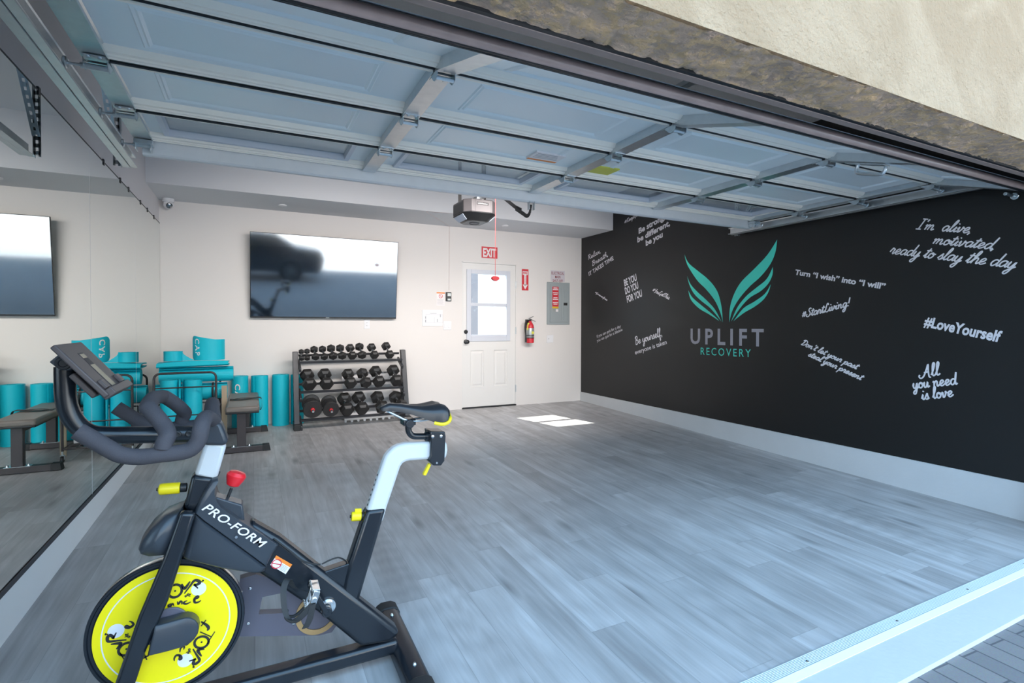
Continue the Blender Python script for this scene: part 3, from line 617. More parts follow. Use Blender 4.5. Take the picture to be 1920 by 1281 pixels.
b = MB(); b.prism([(ex-0.055,-0.125,zt-0.02), (ex-0.02,-0.125,zt-0.02), (ex-0.045,-0.13,zt-0.13), (ex-0.072,-0.13,zt-0.12)], (0,0.001,0)); obj('paper_tag', b, 'yellow_tag', t, smooth=0)
b = MB(); b.box((ex-0.03,-0.05,zt-0.3), (ex+0.03,-0.0002,zt+0.03)); b.lathe([(R+0.001,0.10),(R+0.002,0.10),(R+0.002,0.112),(R+0.001,0.112)], (ex,-0.10,ez), (0,0,1), 28, cap=False); obj('wall_hook', b, 'ink', t)

# ================================================================ LIFTED GARAGE DOOR
GX = [0.33, 1.60, 2.845, 4.075, 5.33]      # left edge, three stiles, other edge
GZ = 2.205
frames = [((-3.29, GZ), (-3.765, GZ)), ((-3.775, GZ), (-4.285, GZ)), ((-4.295, GZ), (-4.80, GZ)), ((-4.812, GZ-0.002), (-5.292, 2.052))]
gd = thing('garage_door', 'white sectional garage door lifted overhead on galvanised stiles and hinges', 'garage door', (2.83,-4.3,GZ))
SHEET = -0.036
for si, ((ya, za), (yb, zb)) in enumerate(frames):
    L = math.hypot(yb-ya, zb-za); d = Vector((0,(yb-ya)/L,(zb-za)/L)); n = Vector((0,-d.z,d.y)); n = n if n.z < 0 else -n
    o = Vector((0,ya,za))
    def P(x, t, h): return Vector((x,0,0)) + o + d*t + n*h
    def rect(x0, x1, t0, t1, h): return [P(x0,t0,h), P(x1,t0,h), P(x1,t1,h), P(x0,t1,h)]
    top = si == 0
    b = MB()
    # skin with its raised frames, one per bay
    for k in range(4):
        x0, x1 = GX[k], GX[k+1]
        t0, t1 = 0.0, L
        if top:
            # window opening in each bay
            wx0, wx1, wt0, wt1 = x0+0.17, x1-0.17, 0.10, L-0.045
            b.loft([rect(x0,x1,t0,t1,SHEET), rect(wx0,wx1,wt0,wt1,SHEET)], caps=False)
        else:
            a = 0.21; c = 0.10
            b.loft([rect(x0,x1,t0,t1,SHEET), rect(x0+a,x1-a,t0+c,t1-c,SHEET), rect(x0+a+0.006,x1-a-0.006,t0+c+0.006,t1-c-0.006,SHEET+0.005), rect(x0+a+0.016,x1-a-0.016,t0+c+0.016,t1-c-0.016,SHEET+0.001), rect(x0+a+0.024,x1-a-0.024,t0+c+0.024,t1-c-0.024,SHEET+0.006), rect(x0+a+0.034,x1-a-0.034,t0+c+0.034,t1-c-0.034,SHEET-0.002)], caps=False)
            b.add(rect(x0+a+0.034,x1-a-0.034,t0+c+0.034,t1-c-0.034,SHEET-0.002), [(0,1,2,3)])
    if not top: b.loft([rect(GX[0],GX[4],0,L,SHEET-0.009), rect(GX[0],GX[4],0,L,SHEET-0.012)])
    sec = obj('door_section', b, 'door_sheet', gd, smooth=20)
    # folded rails along both long edges
    for t0, sgn in ((0.0, 1), (L, -1)):
        prof = [(0.014,-0.040),(0.014,-0.004),(0.017,0.0),(0.022,0.0),(0.024,-0.005),(0.036,-0.005),(0.040,-0.012),(0.056,-0.014),(0.066,-0.030),(0.072,SHEET-0.004)]
        b = MB(); b.loft([[P(x, t0+sgn*t, h) for t, h in prof] for x in (GX[0]+0.05, GX[4]-0.05)]); obj('edge_rail', b, 'door_rail', sec, smooth=30)
    # stiles
    for k, x in enumerate(GX):
        w = 0.042
        b = MB()
        if k in (0, 4):
            s = 1 if k == 0 else -1
            b.prism([P(x,0.004,-0.045), P(x,0.004,0.006), P(x+s*0.085,0.004,0.006), P(x+s*0.085,0.004,-0.004), P(x+s*0.075,0.004,-0.03), P(x+s*0.09,0.004,-0.045)], d*(L-0.008))
        else:
            b.prism([P(x-w-0.012,0.004,-0.040), P(x-w,0.004,-0.036), P(x-w,0.004,0.010), P(x+w,0.004,0.010), P(x+w,0.004,-0.036), P(x+w+0.012,0.004,-0.040)], d*(L-0.008))
        obj('stile', b, 'galv', sec, smooth=0)
    if top:
        for k in range(4):
            x0, x1 = GX[k]+0.17, GX[k+1]-0.17; t0, t1 = 0.10, L-0.045
            b = MB(); b.loft([rect(x0-0.03,x1+0.03,t0-0.03,t1+0.03,SHEET), rect(x0-0.026,x1+0.026,t0-0.026,t1+0.026,SHEET+0.016), rect(x0,x1,t0,t1,SHEET+0.016), rect(x0+0.004,x1-0.004,t0+0.004,t1-0.004,SHEET-0.02)], caps=False); obj('window_frame', b, 'vinyl', sec, smooth=0)
            b = MB(); b.loft([rect(x0,x1,t0,t1,SHEET-0.014), rect(x0,x1,t0,t1,SHEET-0.017)]); obj('window_pane', b, 'glass_top', sec, smooth=0)
        # galvanised strut along the far end
        b = MB(); b.prism([(GX[0]+0.03,ya+0.012,GZ+0.02), (GX[0]+0.03,ya+0.012,GZ-0.062), (GX[0]+0.03,ya+0.022,GZ-0.072), (GX[0]+0.03,ya+0.052,GZ-0.072), (GX[0]+0.03,ya+0.052,GZ-0.068), (GX[0]+0.03,ya+0.024,GZ-0.068), (GX[0]+0.03,ya+0.016,GZ-0.060), (GX[0]+0.03,ya+0.016,GZ+0.02)], (GX[4]-GX[0]-0.06,0,0)); obj('strut', b, 'strut', sec, smooth=0)
    # hinges to the next section, with roller stems at both edges
    if si < 3:
        for k, x in enumerate(GX):
            xx = x + (0.045 if k == 0 else -0.045 if k == 4 else 0)
            q = lambda dx, t, h: P(xx+dx, L+0.005+t, h)
            b = MB()
            b.loft([[q(-0.036,-0.075,0.010),q(0.036,-0.075,0.010),q(0.036,-0.075,0.013),q(-0.036,-0.075,0.013)], [q(-0.036,-0.01,0.010),q(0.036,-0.01,0.010),q(0.036,-0.01,0.013),q(-0.036,-0.01,0.013)]])
            b.loft([[q(-0.036,0.01,0.010),q(0.036,0.01,0.010),q(0.036,0.01,0.013),q(-0.036,0.01,0.013)], [q(-0.036,0.06,0.010),q(0.036,0.06,0.010),q(0.036,0.06,0.013),q(-0.036,0.06,0.013)]])
            for s in (-1, 1):
                b.prism([q(s*0.036,-0.05,0.011), q(s*0.036,0.03,0.011), q(s*0.036,0.026,0.040), q(s*0.036,-0.005,0.048), q(s*0.036,-0.02,0.040)], (s*0.003,0,0))
            b.tube([q(-0.036,0.008,0.036), q(0.036,0.008,0.036)], 0.009, 12)
            for dx, t in ((-0.018,-0.055),(0.018,-0.055),(-0.018,0.045),(0.018,0.045)): b.lathe([(0.007,0),(0.007,0.004),(0.004,0.006)], q(dx,t,0.012), n, 8)
            obj('hinge', b, 'zinc', sec, smooth=30)
    rolls = [L+0.012] if si < 3 else [L-0.06]
    if top: rolls = [0.03] + rolls
    for t in rolls:
        for k, s in ((0, -1), (4, 1)):
            x = GX[k]
            b = MB(); b.tube([P(x-s*0.085,t,0.036), P(x+s*0.052,t,0.036)], 0.0055, 10); b.tube([P(x-s*0.08,t,0.036), P(x+s*0.005,t,0.036)], 0.011, 10)
            b.lathe([(0.008,0),(0.019,0),(0.0225,0.003),(0.0225,0.010),(0.019,0.013),(0.006,0.014)], P(x+s*0.044,t,0.036), (s,0,0), 18); obj('roller', b, 'zinc', sec)
    if top:
        for k, s in ((0, -1), (4, 1)):
            x = GX[k]-s*0.045; b = MB(); b.obox(P(x,0.03,0.022), ((1,0,0),d,n), (0.043,0.036,0.012)); b.obox(P(x-0.034,0.03,0.042), ((1,0,0),d,n), (0.003,0.03,0.024)); b.obox(P(x+0.034,0.03,0.042), ((1,0,0),d,n), (0.003,0.03,0.024)); obj('top_bracket', b, 'zinc', sec, bevel=0.002)
        q = MB(); q.obox(P(GX[2]-0.022,-0.032,0.085), ((1,0,0),d,n), (0.002,0.018,0.045)); q.obox(P(GX[2]+0.022,-0.032,0.085), ((1,0,0),d,n), (0.002,0.018,0.045)); q.obox(P(GX[2],-0.034,0.074), ((1,0,0),d,n), (0.024,0.02,0.003)); obj('opener_bracket', q, 'zinc', sec, bevel=0.002)
    else:
        b = MB(); b.loft([rect(GX[0]+0.03,GX[4]-0.03,-0.024,0.0135,-0.008), rect(GX[0]+0.03,GX[4]-0.03,-0.024,0.0135,-0.03)]); 
        b.tube([P(GX[0]+0.03,-0.006,0.0), P(GX[4]-0.03,-0.006,0.0)], 0.0055, 8); obj('joint_strip', b, 'gap', sec)
    if si == 1:
        pass
    if si == 3:
        # rubber bottom seal hanging from the end, and the lift handle
        prof = [(L+0.000,0.006),(L+0.020,0.008),(L+0.034,0.000),(L+0.038,-0.014),(L+0.034,-0.028),(L+0.020,-0.036),(L+0.004,-0.040),(L-0.01,-0.040),(L-0.012,0.004)]
        b = MB(); b.loft([[P(x,t,h) for t, h in prof] for x in (GX[0],GX[4])]); obj('bottom_seal', b, 'seal', sec, smooth=50)
        b = MB(); b.loft([[P(x,t,h) for t, h in ((L-0.004,0.0075),(L+0.020,0.0098),(L+0.0265,0.006),(L+0.0255,0.0045),(L+0.018,0.006),(L-0.004,0.004))] for x in (GX[0],GX[4])]); obj('seal_shade', b, 'gap', sec, smooth=50)  # dark strip put in for the shaded lower half of the seal
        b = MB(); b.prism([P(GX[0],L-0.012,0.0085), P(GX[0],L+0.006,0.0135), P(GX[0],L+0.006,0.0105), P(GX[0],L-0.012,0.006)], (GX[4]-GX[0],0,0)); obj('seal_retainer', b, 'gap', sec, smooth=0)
        x = 4.155; b = MB(); b.tube(smooth_path([P(x,0.14,0.012),P(x,0.14,0.045),P(x,0.16,0.062),P(x,0.28,0.062),P(x,0.30,0.045),P(x,0.30,0.012)], 5), 0.010, 8); b.obox(P(x-0.05,0.22,0.016), ((1,0,0),d,n), (0.035,0.11,0.003)); b.obox(P(x,0.22,0.06), ((1,0,0),d,n), (0.022,0.07,0.004)); obj('lift_handle', b, 'zinc', sec)
    if si == 1:
        def label(x0, x1, t0, t1, m, nm, extra=None):
            b = MB(); b.loft([rect(x0,x1,t0,t1,SHEET-0.002), rect(x0,x1,t0,t1,SHEET+0.008)], 0)
            if extra:
                b.loft([rect(x0,x1,t0,t0+0.022,SHEET+0.008), rect(x0,x1,t0,t0+0.022,SHEET+0.0088)], 1)
                for i in range(4): b.loft([rect(x0+0.02,x1-0.02-0.01*i,t0+0.05+0.022*i,t0+0.056+0.022*i,SHEET+0.008), rect(x0+0.02,x1-0.02-0.01*i,t0+0.05+0.022*i,t0+0.056+0.022*i,SHEET+0.0088)], 2)
            obj(nm, b, m, sec, smooth=0)
        label(2.455, 2.665, 0.13, 0.27, ['sign_white','orange','grey_ink'], 'warning_label', True)
        label(2.955, 3.135, 0.06, 0.20, ['yellow_tag'], 'inspection_tag')
# ---------------------------------------------------------------- tracks
def track(x, s, label):
    """s = -1: wall side towards the mirror, +1: wall side towards the black wall"""
    t = thing('door_track', label, 'track', (x,-4.0,2.16), 'garage door tracks')
    prof = [(s*-0.012,0.026),(s*-0.016,0.031),(s*0.012,0.031),(s*0.016,0.026),(s*0.016,-0.026),(s*0.012,-0.031),(s*-0.020,-0.031),(s*-0.020,-0.024),(s*-0.016,-0.0285),(s*0.012,-0.0285),(s*0.0135,-0.026),(s*0.0135,0.026),(s*0.012,0.0285)]
    z0 = GZ-0.036; rings = []
    path = [(-2.93, z0, 0)] + [(-5.02, z0, 0)] + [(-5.02-0.38*math.sin(a), z0-0.38*(1-math.cos(a)), a) for a in [PI/2*i/8 for i in range(1,9)]] + [(-5.40, -0.1, PI/2)]
    for y, z, a in path:
        uy, uz = -math.sin(a)*-1, math.cos(a)   # local 'up' of the channel
        rings.append([Vector((x+px, y + pz*math.sin(a), z + pz*math.cos(a))) for px, pz in prof])
    b = MB(); b.loft(rings); obj('channel', b, 'galv', t, smooth=30)
    b = MB(); b.prism([(x+s*0.017,-2.93,z0-0.034), (x+s*0.017,-2.93,z0+0.034), (x+s*0.020,-2.93,z0+0.034), (x+s*0.020,-2.93,z0-0.031), (x+s*0.052,-2.93,z0-0.031), (x+s*0.052,-2.93,z0-0.034)], (0,-2.1,0)); obj('stiffening_angle', b, 'galv', t, smooth=0)
    # perforated hanger irons
    def perf(a, c, mname='hanger_iron'):
        a, c = Vector(a), Vector(c); d = (c-a).normalized(); sd = Vector((0,1,0)); sd = (sd - d*sd.dot(d)).normalized(); L = (c-a).length; b = MB(); nn = int(L/0.042); st = L/nn; nr = d.cross(sd)
        for q, w in ((sd, 0.036), (nr*-s, 0.036)):
            o = q.cross(d).normalized()*0.0012
            for e in (0.003, w-0.009): b.obox((a+c)/2 + q*(e+0.003), (d, q, o), (L/2, 0.0062, 0.0012))
            for i in range(nn):
                b.obox(a + d*(st*(i+0.5)) + q*(w/2), (d, q, o), (st*0.27, w/2-0.004, 0.0012))
        b and obj(mname, b, 'zinc', t, smooth=0)
    perf((x+s*0.055,-2.985,z0-0.045), (x+s*0.055,-2.985,CEIL))
    perf((x+s*0.062,-3.02,z0+0.06), (x+s*0.062,-3.62,CEIL))
track(0.262, -1, 'galvanised horizontal door track running above the mirrored wall')
track(5.398, 1, 'galvanised horizontal door track running along the black wall')
# ---------------------------------------------------------------- opener
OX, OY, OZ = 2.845, -2.10, 2.17
t = thing('garage_door_opener', 'grey and black garage door opener hanging from the ceiling near the back door', 'opener', (OX,OY,OZ))
hw, hd = 0.165, 0.20
def oct_(z, k=1.0, c=0.06): return [Vector((OX+x*k, OY+y*k, z)) for x, y in ((-hw+c,-hd),(hw-c,-hd),(hw,-hd+c),(hw,hd-c),(hw-c,hd),(-hw+c,hd),(-hw,hd-c),(-hw,-hd+c))]
b = MB(); b.loft([oct_(2.2450), oct_(2.3600), oct_(2.3650,0.97)]); obj('housing', b, 'silver_grey', t, bevel=0.006)
b = MB(); b.loft([oct_(2.2450,1.005), oct_(2.2380,1.005), oct_(2.1800,0.66), oct_(2.1760,0.62)]); obj('lower_shell', b, 'black', t, bevel=0.003)
b = MB(); b.loft([oct_(2.1770,0.60), oct_(2.1730,0.58)]); b.lathe([(0.050,0),(0.052,0.004),(0.046,0.004),(0.046,0)], (OX,OY,2.1730), (0,0,-1), 28, cap=False); obj('bottom_plate', b, 'silver_grey', t, bevel=0.001)
for s in (-1, 1):
    b = MB(); b.prism([(OX+s*(hw+0.001),OY-0.13,2.2520), (OX+s*(hw+0.001),OY+0.13,2.2520), (OX+s*(hw+0.001),OY+0.13,2.3450), (OX+s*(hw+0.001),OY-0.13,2.3450)], (s*0.003,0,0)); obj('vent_grille', b, 'black', t, bevel=0.001)
    b = MB(); b.prism([(OX+s*hw*0.99,OY-0.12,2.2320), (OX+s*hw*0.99,OY+0.12,2.2320), (OX+s*hw*0.70,OY+0.10,2.1860), (OX+s*hw*0.70,OY-0.10,2.1860)], (s*0.004,0,-0.003)); obj('lamp_lens', b, 'lens', t, bevel=0.001)
b = MB(); b.box((OX-0.055,OY-hd-0.0025,2.3120), (OX+0.065,OY-hd+0.002,2.3360)); obj('name_plate', b, 'black', t, bevel=0.001)
b = MB(); write(b, 'LiftMaster', (OX-0.047,OY-hd-0.0032,2.3180), (OX+0.057,OY-hd-0.0032,2.3180), 0.011, NB, bold=0.03); obj('lettering', b, 'sign_white', t, smooth=0)
b = MB(); b.box((OX-0.07,OY-hd-0.001,2.2500), (OX-0.0685,OY-hd+0.002,2.3600)); b.box((OX+0.09,OY-hd-0.001,2.2500), (OX+0.0915,OY-hd+0.002,2.3600)); obj('seam', b, 'black', t, smooth=0)
for s in (-1, 1):
    b = MB(); x = OX+s*0.13
    b.box((x-0.016,OY+0.05,2.3500), (x+0.016,OY+0.053,CEIL)); b.box((x-s*0.016-0.0015,OY+0.05,2.3500), (x-s*0.016+0.0015,OY+0.08,CEIL)); obj('hanger_strap', b, 'black', t, smooth=0)
b = MB(); b.box((OX-0.02,-5.38,2.372), (OX+0.02,OY+0.05,2.400)); b.box((OX-0.035,OY-0.15,2.362), (OX+0.035,OY+0.1,2.405)); obj('rail', b, 'galv', t, bevel=0.003)
b = MB(); b.box((OX-0.03,-2.68,2.335), (OX+0.03,-2.54,2.371)); trl = obj('trolley', b, 'black', t, bevel=0.004)
def strap(mb, pts, w=0.030, th=0.005):
    pp = [Vector(p) for p in pts]
    for a, c in zip(pp[:-1], pp[1:]): mb.bar(a, c, th, w, up=(0,0,1) if abs((c-a).normalized().z) < 0.9 else (0,1,0))
b = MB(); strap(b, [(OX+0.006,-2.64,2.345),(OX+0.006,-2.97,2.158),(OX+0.006,-3.08,2.110)]); obj('straight_arm', b, 'black', trl, smooth=0)
b = MB(); strap(b, smooth_path([(OX,-3.256,2.118),(OX,-3.235,2.060),(OX,-3.19,2.042),(OX,-3.12,2.075),(OX,-2.99,2.140)], 4)); obj('curved_arm', b, 'black', trl, smooth=0)
# red pull cord with its handle
CX, CY, CZ = 2.842, -2.60, (2.8390,-2.6000,1.6030)[2]
t = thing('emergency_cord', 'thin red pull cord with a red handle hanging from the opener', 'pull cord', (CX,CY,CZ))
b = MB(); b.tube([(CX,CY,2.3345),(CX,CY,CZ)], 0.0022, 6); obj('cord', b, 'cord_red', t)
b = MB(); b.loft([[Vector((CX+x*k,CY+y*0.012,CZ+z)) for x, y in ((-0.036,-1),(0.036,-1),(0.04,0),(0.036,1),(-0.036,1),(-0.04,0))] for z, k in ((0.012,0.55),(0.005,0.9),(-0.008,1.0),(-0.018,0.8),(-0.028,0.3))]); obj('pull_handle', b, 'knob_red', t, bevel=0.002)
b = MB(); a = (3.3430,-0.0030,2.5430); c = (3.3360,-0.0030,1.6260)
p_ = [(OX-0.1,OY+0.1,2.19),(a[0]+0.4,-0.9,2.530),(a[0],-0.006,2.533)]
b.tube([(OX-0.05,OY+0.203,2.30),(OX-0.06,-0.80,2.53),(OX-0.08,-0.78,2.5365),(a[0],-0.006,2.5365),(a[0]-0.003,-0.003,2.50),(c[0],-0.003,1.66)], 0.0022, 5); tag(obj('bell_wire', b, 'wire_pink'), 'thin pale wire running down the back wall to the wall control', 'wire')

# ================================================================ EXERCISE BIKE
def ribbon(mb, pts, w, nrm, mi=0, taper=False, closed=False):
    P = [Vector(p) for p in pts]; n = Vector(nrm).normalized(); m = len(P); vs = []
    for i in range(m):
        a = P[(i-1) % m] if closed or i > 0 else P[i]; c = P[(i+1) % m] if closed or i < m-1 else P[i]
        t = (c-a)
        if t.length < 1e-9: t = Vector((1,0,0))
        s = n.cross(t.normalized()); k = w/2
        if taper: k *= 0.35 + 0.65*math.sin(PI*min(max(i/(m-1), 0.02), 0.98))
        vs += [P[i]-s*k, P[i]+s*k]
    fs = [(2*i, 2*i+1, (2*i+3) % (2*m), (2*i+2) % (2*m)) for i in range(m if closed else m-1)]
    return mb.add(vs, fs, mi)
BY = -4.83
bk = thing('exercise_bike', 'black and white indoor exercise bike with a yellow flywheel by the open door', 'exercise bike', (0.96,BY,-0.110))
def side(mb, pts, y0, y1, mi=0):
    return mb.prism([(p[0], y0, p[2]) for p in pts], (0, y1-y0, 0), mi)
FC = Vector((0.662, BY, 0.215))
# flywheel
b = MB(); b.lathe([(0.05,-0.020),(0.196,-0.020),(0.199,-0.016),(0.206,-0.016),(0.2085,-0.020),(0.2150,-0.020),(0.2165,-0.017),(0.2165,0.017),(0.2150,0.020),(0.05,0.020)], FC, (0,1,0), 96); fw = obj('flywheel', b, 'bike_black', bk, smooth=25)
b = MB(); b.lathe([(0.2168,-0.012),(0.2172,-0.010),(0.2172,0.010),(0.2168,0.012)], FC, (0,1,0), 96, cap=False); obj('polished_rim', b, 'steel', fw)
b = MB(); b.lathe([(0.02,-0.0190),(0.195,-0.0190),(0.195,-0.0212),(0.02,-0.0212)], FC, (0,1,0), 96); obj('yellow_face', b, 'yellow', fw, smooth=20)
yf = BY-0.0218
b = MB()
ring = [FC + Vector((0.172*math.cos(2*PI*i/96), 0, 0.172*math.sin(2*PI*i/96))) for i in range(96)]
ring = [Vector((p.x, yf, p.z)) for p in ring]
ribbon(b, ring, 0.0035, (0,-1,0), closed=True)
balls = [(0.746,0.321), (0.527,0.240), (0.707,0.097)]
for x, z in balls:
    c = Vector((x, yf, z)); b.add([c + Vector((0.0215*math.cos(2*PI*i/28), 0, 0.0215*math.sin(2*PI*i/28))) for i in range(28)], [tuple(range(28))])
obj('white_print', b, 'white', fw, smooth=0)
c1 = 118.6
def rot(p, deg):
    d = Vector((p[0]-FC.x, 0, p[2]-FC.z)); a = math.radians(deg); return Vector((FC.x + d.x*math.cos(a) - d.z*math.sin(a), yf-0.0003, FC.z + d.x*math.sin(a) + d.z*math.cos(a)))
strokes = []
oc = Vector((0.6810,-4.8500,0.3290)); strokes.append(([oc + Vector((0.0185*math.cos(2*PI*i/20), 0, 0.0205*math.sin(2*PI*i/20))) for i in range(21)], 0, 0.0075, False))
def ad(pts, deg, w, sm=True, tp=True): strokes.append((smooth_path(pts, 4) if sm else pts, deg, w, tp))
ad([(0.6990,-4.8500,0.3480),(0.7050,-4.8500,0.3320),(0.7110,-4.8500,0.3350),(0.7220,-4.8500,0.3510)], 0, 0.0095)
ad([(0.7060,-4.8500,0.3150),(0.7220,-4.8500,0.3360),(0.7340,-4.8500,0.3510),(0.7460,-4.8500,0.3470),(0.7480,-4.8500,0.3390),(0.7370,-4.8500,0.3360),(0.7330,-4.8500,0.3390),(0.7440,-4.8500,0.3230)], 0, 0.0095)
ad([(0.7550,-4.8500,0.3440),(0.7570,-4.8500,0.3440),(0.7570,-4.8500,0.3430)], 0, 0.0095)
ad([(0.7140,-4.8500,0.3100),(0.7080,-4.8500,0.3070),(0.7100,-4.8500,0.3030),(0.7140,-4.8500,0.3090)], 0, 0.0032)
ad([(0.7170,-4.8500,0.3150),(0.7140,-4.8500,0.3040)], 0, 0.0034)
ad([(0.7190,-4.8500,0.3050),(0.7230,-4.8500,0.3080),(0.7200,-4.8500,0.3100),(0.7180,-4.8500,0.3040),(0.7230,-4.8500,0.3020)], 0, 0.0032)
ad([(0.7330,-4.8500,0.2880),(0.7450,-4.8500,0.2930),(0.7420,-4.8500,0.2980),(0.7340,-4.8500,0.2910),(0.7350,-4.8500,0.2790),(0.7450,-4.8500,0.2780),(0.7520,-4.8500,0.2820)], 0, 0.0075)
ad([(0.7140,-4.8500,0.2900),(0.7060,-4.8500,0.2880),(0.7050,-4.8500,0.2830),(0.7130,-4.8500,0.2800),(0.7240,-4.8500,0.2840)], 0, 0.0065)
ad([(0.6870,-4.8500,0.2940),(0.6890,-4.8500,0.2840),(0.6950,-4.8500,0.2920),(0.6990,-4.8500,0.2890),(0.6990,-4.8500,0.2810)], 0, 0.0065)
ad([(0.6710,-4.8500,0.2910),(0.6630,-4.8500,0.2880),(0.6660,-4.8500,0.2810),(0.6740,-4.8500,0.2900),(0.6770,-4.8500,0.2820)], 0, 0.0065)
ad([(0.7490,-4.8500,0.1790),(0.7810,-4.8500,0.1540)], c1, 0.009, False)
ad([(0.7910,-4.8500,0.1690),(0.7680,-4.8500,0.1340)], c1, 0.0085, False)
ad([(0.7660,-4.8500,0.2140),(0.7520,-4.8500,0.1970)], c1, 0.009, False)
ad([(0.7520,-4.8500,0.2120),(0.7670,-4.8500,0.1970),(0.7730,-4.8500,0.1850),(0.7690,-4.8500,0.1780)], c1, 0.0095)
b = MB()
for k in range(3):
    for pts, deg, w, tp in strokes: ribbon(b, [rot(p, deg + c1*k if k < 2 else deg - c1) for p in pts], w, (0,-1,0), taper=tp)
for k in range(3):
    b.add([rot(oc + Vector((0.003*math.cos(2*PI*i/8), 0, 0.003*math.sin(2*PI*i/8))), [0, c1, -c1][k]) for i in range(8)], [tuple(range(8))])
obj('black_print', b, 'ink', fw, smooth=0)
# fork legs on both sides, foot tubes
for y in (BY-0.088, BY+0.052):
    b = MB()
    b.prism([(p[0], y, p[2]) for p in [(0.7040,-4.9200,0.6090),(0.7430,-4.9200,0.5930),(0.7080,-4.9200,0.4530),(0.6730,-4.9200,0.3220),(0.6190,-4.9200,0.1850),(0.5940,-4.9200,0.1010),(0.5410,-4.9200,0.1170),(0.6040,-4.9200,0.3010),(0.6600,-4.9200,0.4660)]][:0] + [(0.703,y,0.600),(0.744,y,0.590),(0.707,y,0.456),(0.670,y,0.330),(0.612,y,0.190),(0.588,y,0.108),(0.523,y,-0.065),(0.480,y,-0.065),(0.594,y,0.300),(0.658,y,0.463)], (0,0.036,0))
    obj('fork_leg', b, 'bike_black', bk, bevel=0.010)
b = MB(); b.pillow([(0.705,0,0.602),(0.660,0,0.588),(0.620,0,0.555),(0.596,0,0.520),(0.586,0,0.490),(0.592,0,0.473),(0.615,0,0.460),(0.662,0,0.456),(0.700,0,0.52)], BY-0.085, BY+0.085, 10, 3.0); obj('front_shroud', b, 'bike_plastic', bk, smooth=60)
# axle bracket and paddle shaped cover
b = MB(); hc = Vector((FC.x+0.005, BY-0.030, FC.z+0.018)); pts = [hc + Vector((0.052*math.cos(a), 0, 0.052*math.sin(a))) for a in [PI*(-0.5+i/12) for i in range(13)]]
b.prism([Vector(p) for p in pts] + [Vector((0.60,hc.y,hc.z+0.040)), Vector((0.585,hc.y,hc.z-0.05))], (0,-0.010,0)); obj('axle_bracket', b, 'guard', bk, bevel=0.002)
b = MB(); b.cyl((hc.x-0.028,hc.y-0.010,hc.z+0.024),(hc.x-0.028,hc.y-0.014,hc.z+0.024),0.005,10); b.cyl((FC.x,BY-0.06,FC.z),(FC.x,BY+0.06,FC.z),0.012,14); obj('axle_bolt', b, 'steel', bk)
pad = [(0.6350,-4.9000,0.2610),(0.6670,-4.9000,0.2630),(0.7020,-4.9000,0.2660),(0.7170,-4.9000,0.2660),(0.7300,-4.9000,0.2610),(0.7410,-4.9000,0.2510),(0.7480,-4.9000,0.2390),(0.7510,-4.9000,0.2230),(0.7480,-4.9000,0.2070),(0.7390,-4.9000,0.1920),(0.7260,-4.9000,0.1820),(0.7090,-4.9000,0.1780),(0.6740,-4.9000,0.1760),(0.6240,-4.9000,0.1750),(0.6160,-4.9000,0.1760)]
b = MB(); b.loft([[Vector((p[0], y, p[2])) for p in pad] for y in (-4.872,-4.915)] + [[Vector((p[0]*k+(1-k)*0.635, -4.924, p[2]*k+(1-k)*0.185)) for p in pad] for k in (0.80,)]); obj('axle_cover', b, 'bike_plastic', bk, bevel=0.003)
# chain guard on the far side, chainring, far crank
b = MB()
gz = -4.755
ol = [(0.8630,-4.7550,0.2850),(0.9140,-4.7550,0.2910),(1.0480,-4.7550,0.2150),(1.1290,-4.7550,0.1540),(1.1790,-4.7550,0.0860),(1.1900,-4.7550,0.0380),(1.1710,-4.7550,0.0140),(1.1250,-4.7550,0.0140),(0.8460,-4.7550,0.0850)]
hole = [(0.9340,-4.7550,0.2040),(1.0010,-4.7550,0.2040),(1.0130,-4.7550,0.1270),(0.9220,-4.7550,0.1450)]
n_ = [Vector((p[0],gz,p[2])) for p in ol]
# plate around its window, laid out as four strips
o_ = n_; h_ = [Vector((p[0],gz,p[2])) for p in hole]
for poly in ([o_[0],o_[1],o_[2],h_[1],h_[0]], [o_[2],o_[3],o_[4],o_[5],o_[6],o_[7],h_[2],h_[1]], [o_[7],o_[8],h_[3],h_[2]], [o_[8],o_[0],h_[0],h_[3]]): b.prism(poly, (0,0.035,0))
obj('chain_guard', b, 'guard', bk, smooth=30)
for p in [(0.8950,-4.7560,0.2460),(0.8890,-4.7560,0.1220),(1.0380,-4.7560,0.0830)]: obj('guard_screw', MB().lathe([(0.006,0),(0.005,0.003),(0.001,0.004)], p, (0,-1,0), 10), 'steel', bk)
cc = Vector((1.1210,-4.7570,0.1010)); b = MB(); b.lathe([(0.078,0),(0.078,0.004),(0.060,0.004),(0.060,0)], cc, (0,-1,0), 40, cap=False); obj('chainring', b, 'tan', bk)
hubp = Vector((1.1420,-4.8700,0.1790))
b = MB(); b.cyl((hubp.x,-4.885,hubp.z),(hubp.x,-4.74,hubp.z),0.019,20); b.lathe([(0.026,0),(0.027,0.0095),(0.018,0.008),(0.018,0.003),(0.013,0.003)], (hubp.x,-4.868,hubp.z), (0,-1,0), 24); obj('bottom_bracket', b, 'steel', bk)
pa = Vector((1.0850,-4.9000,0.2800)); ha = Vector((1.1360,-4.9000,0.1740))
b = MB(); b.bar((ha.x,-4.898,ha.z-0.004),(pa.x,-4.898,pa.z),0.016,0.028,up=(0,1,0)); b.cyl((ha.x,-4.888,ha.z),(ha.x,-4.908,ha.z),0.018,16); b.cyl((pa.x,-4.888,pa.z),(pa.x,-4.91,pa.z),0.013,14); cr1 = obj('crank_arm', b, 'bike_black', bk, bevel=0.003)
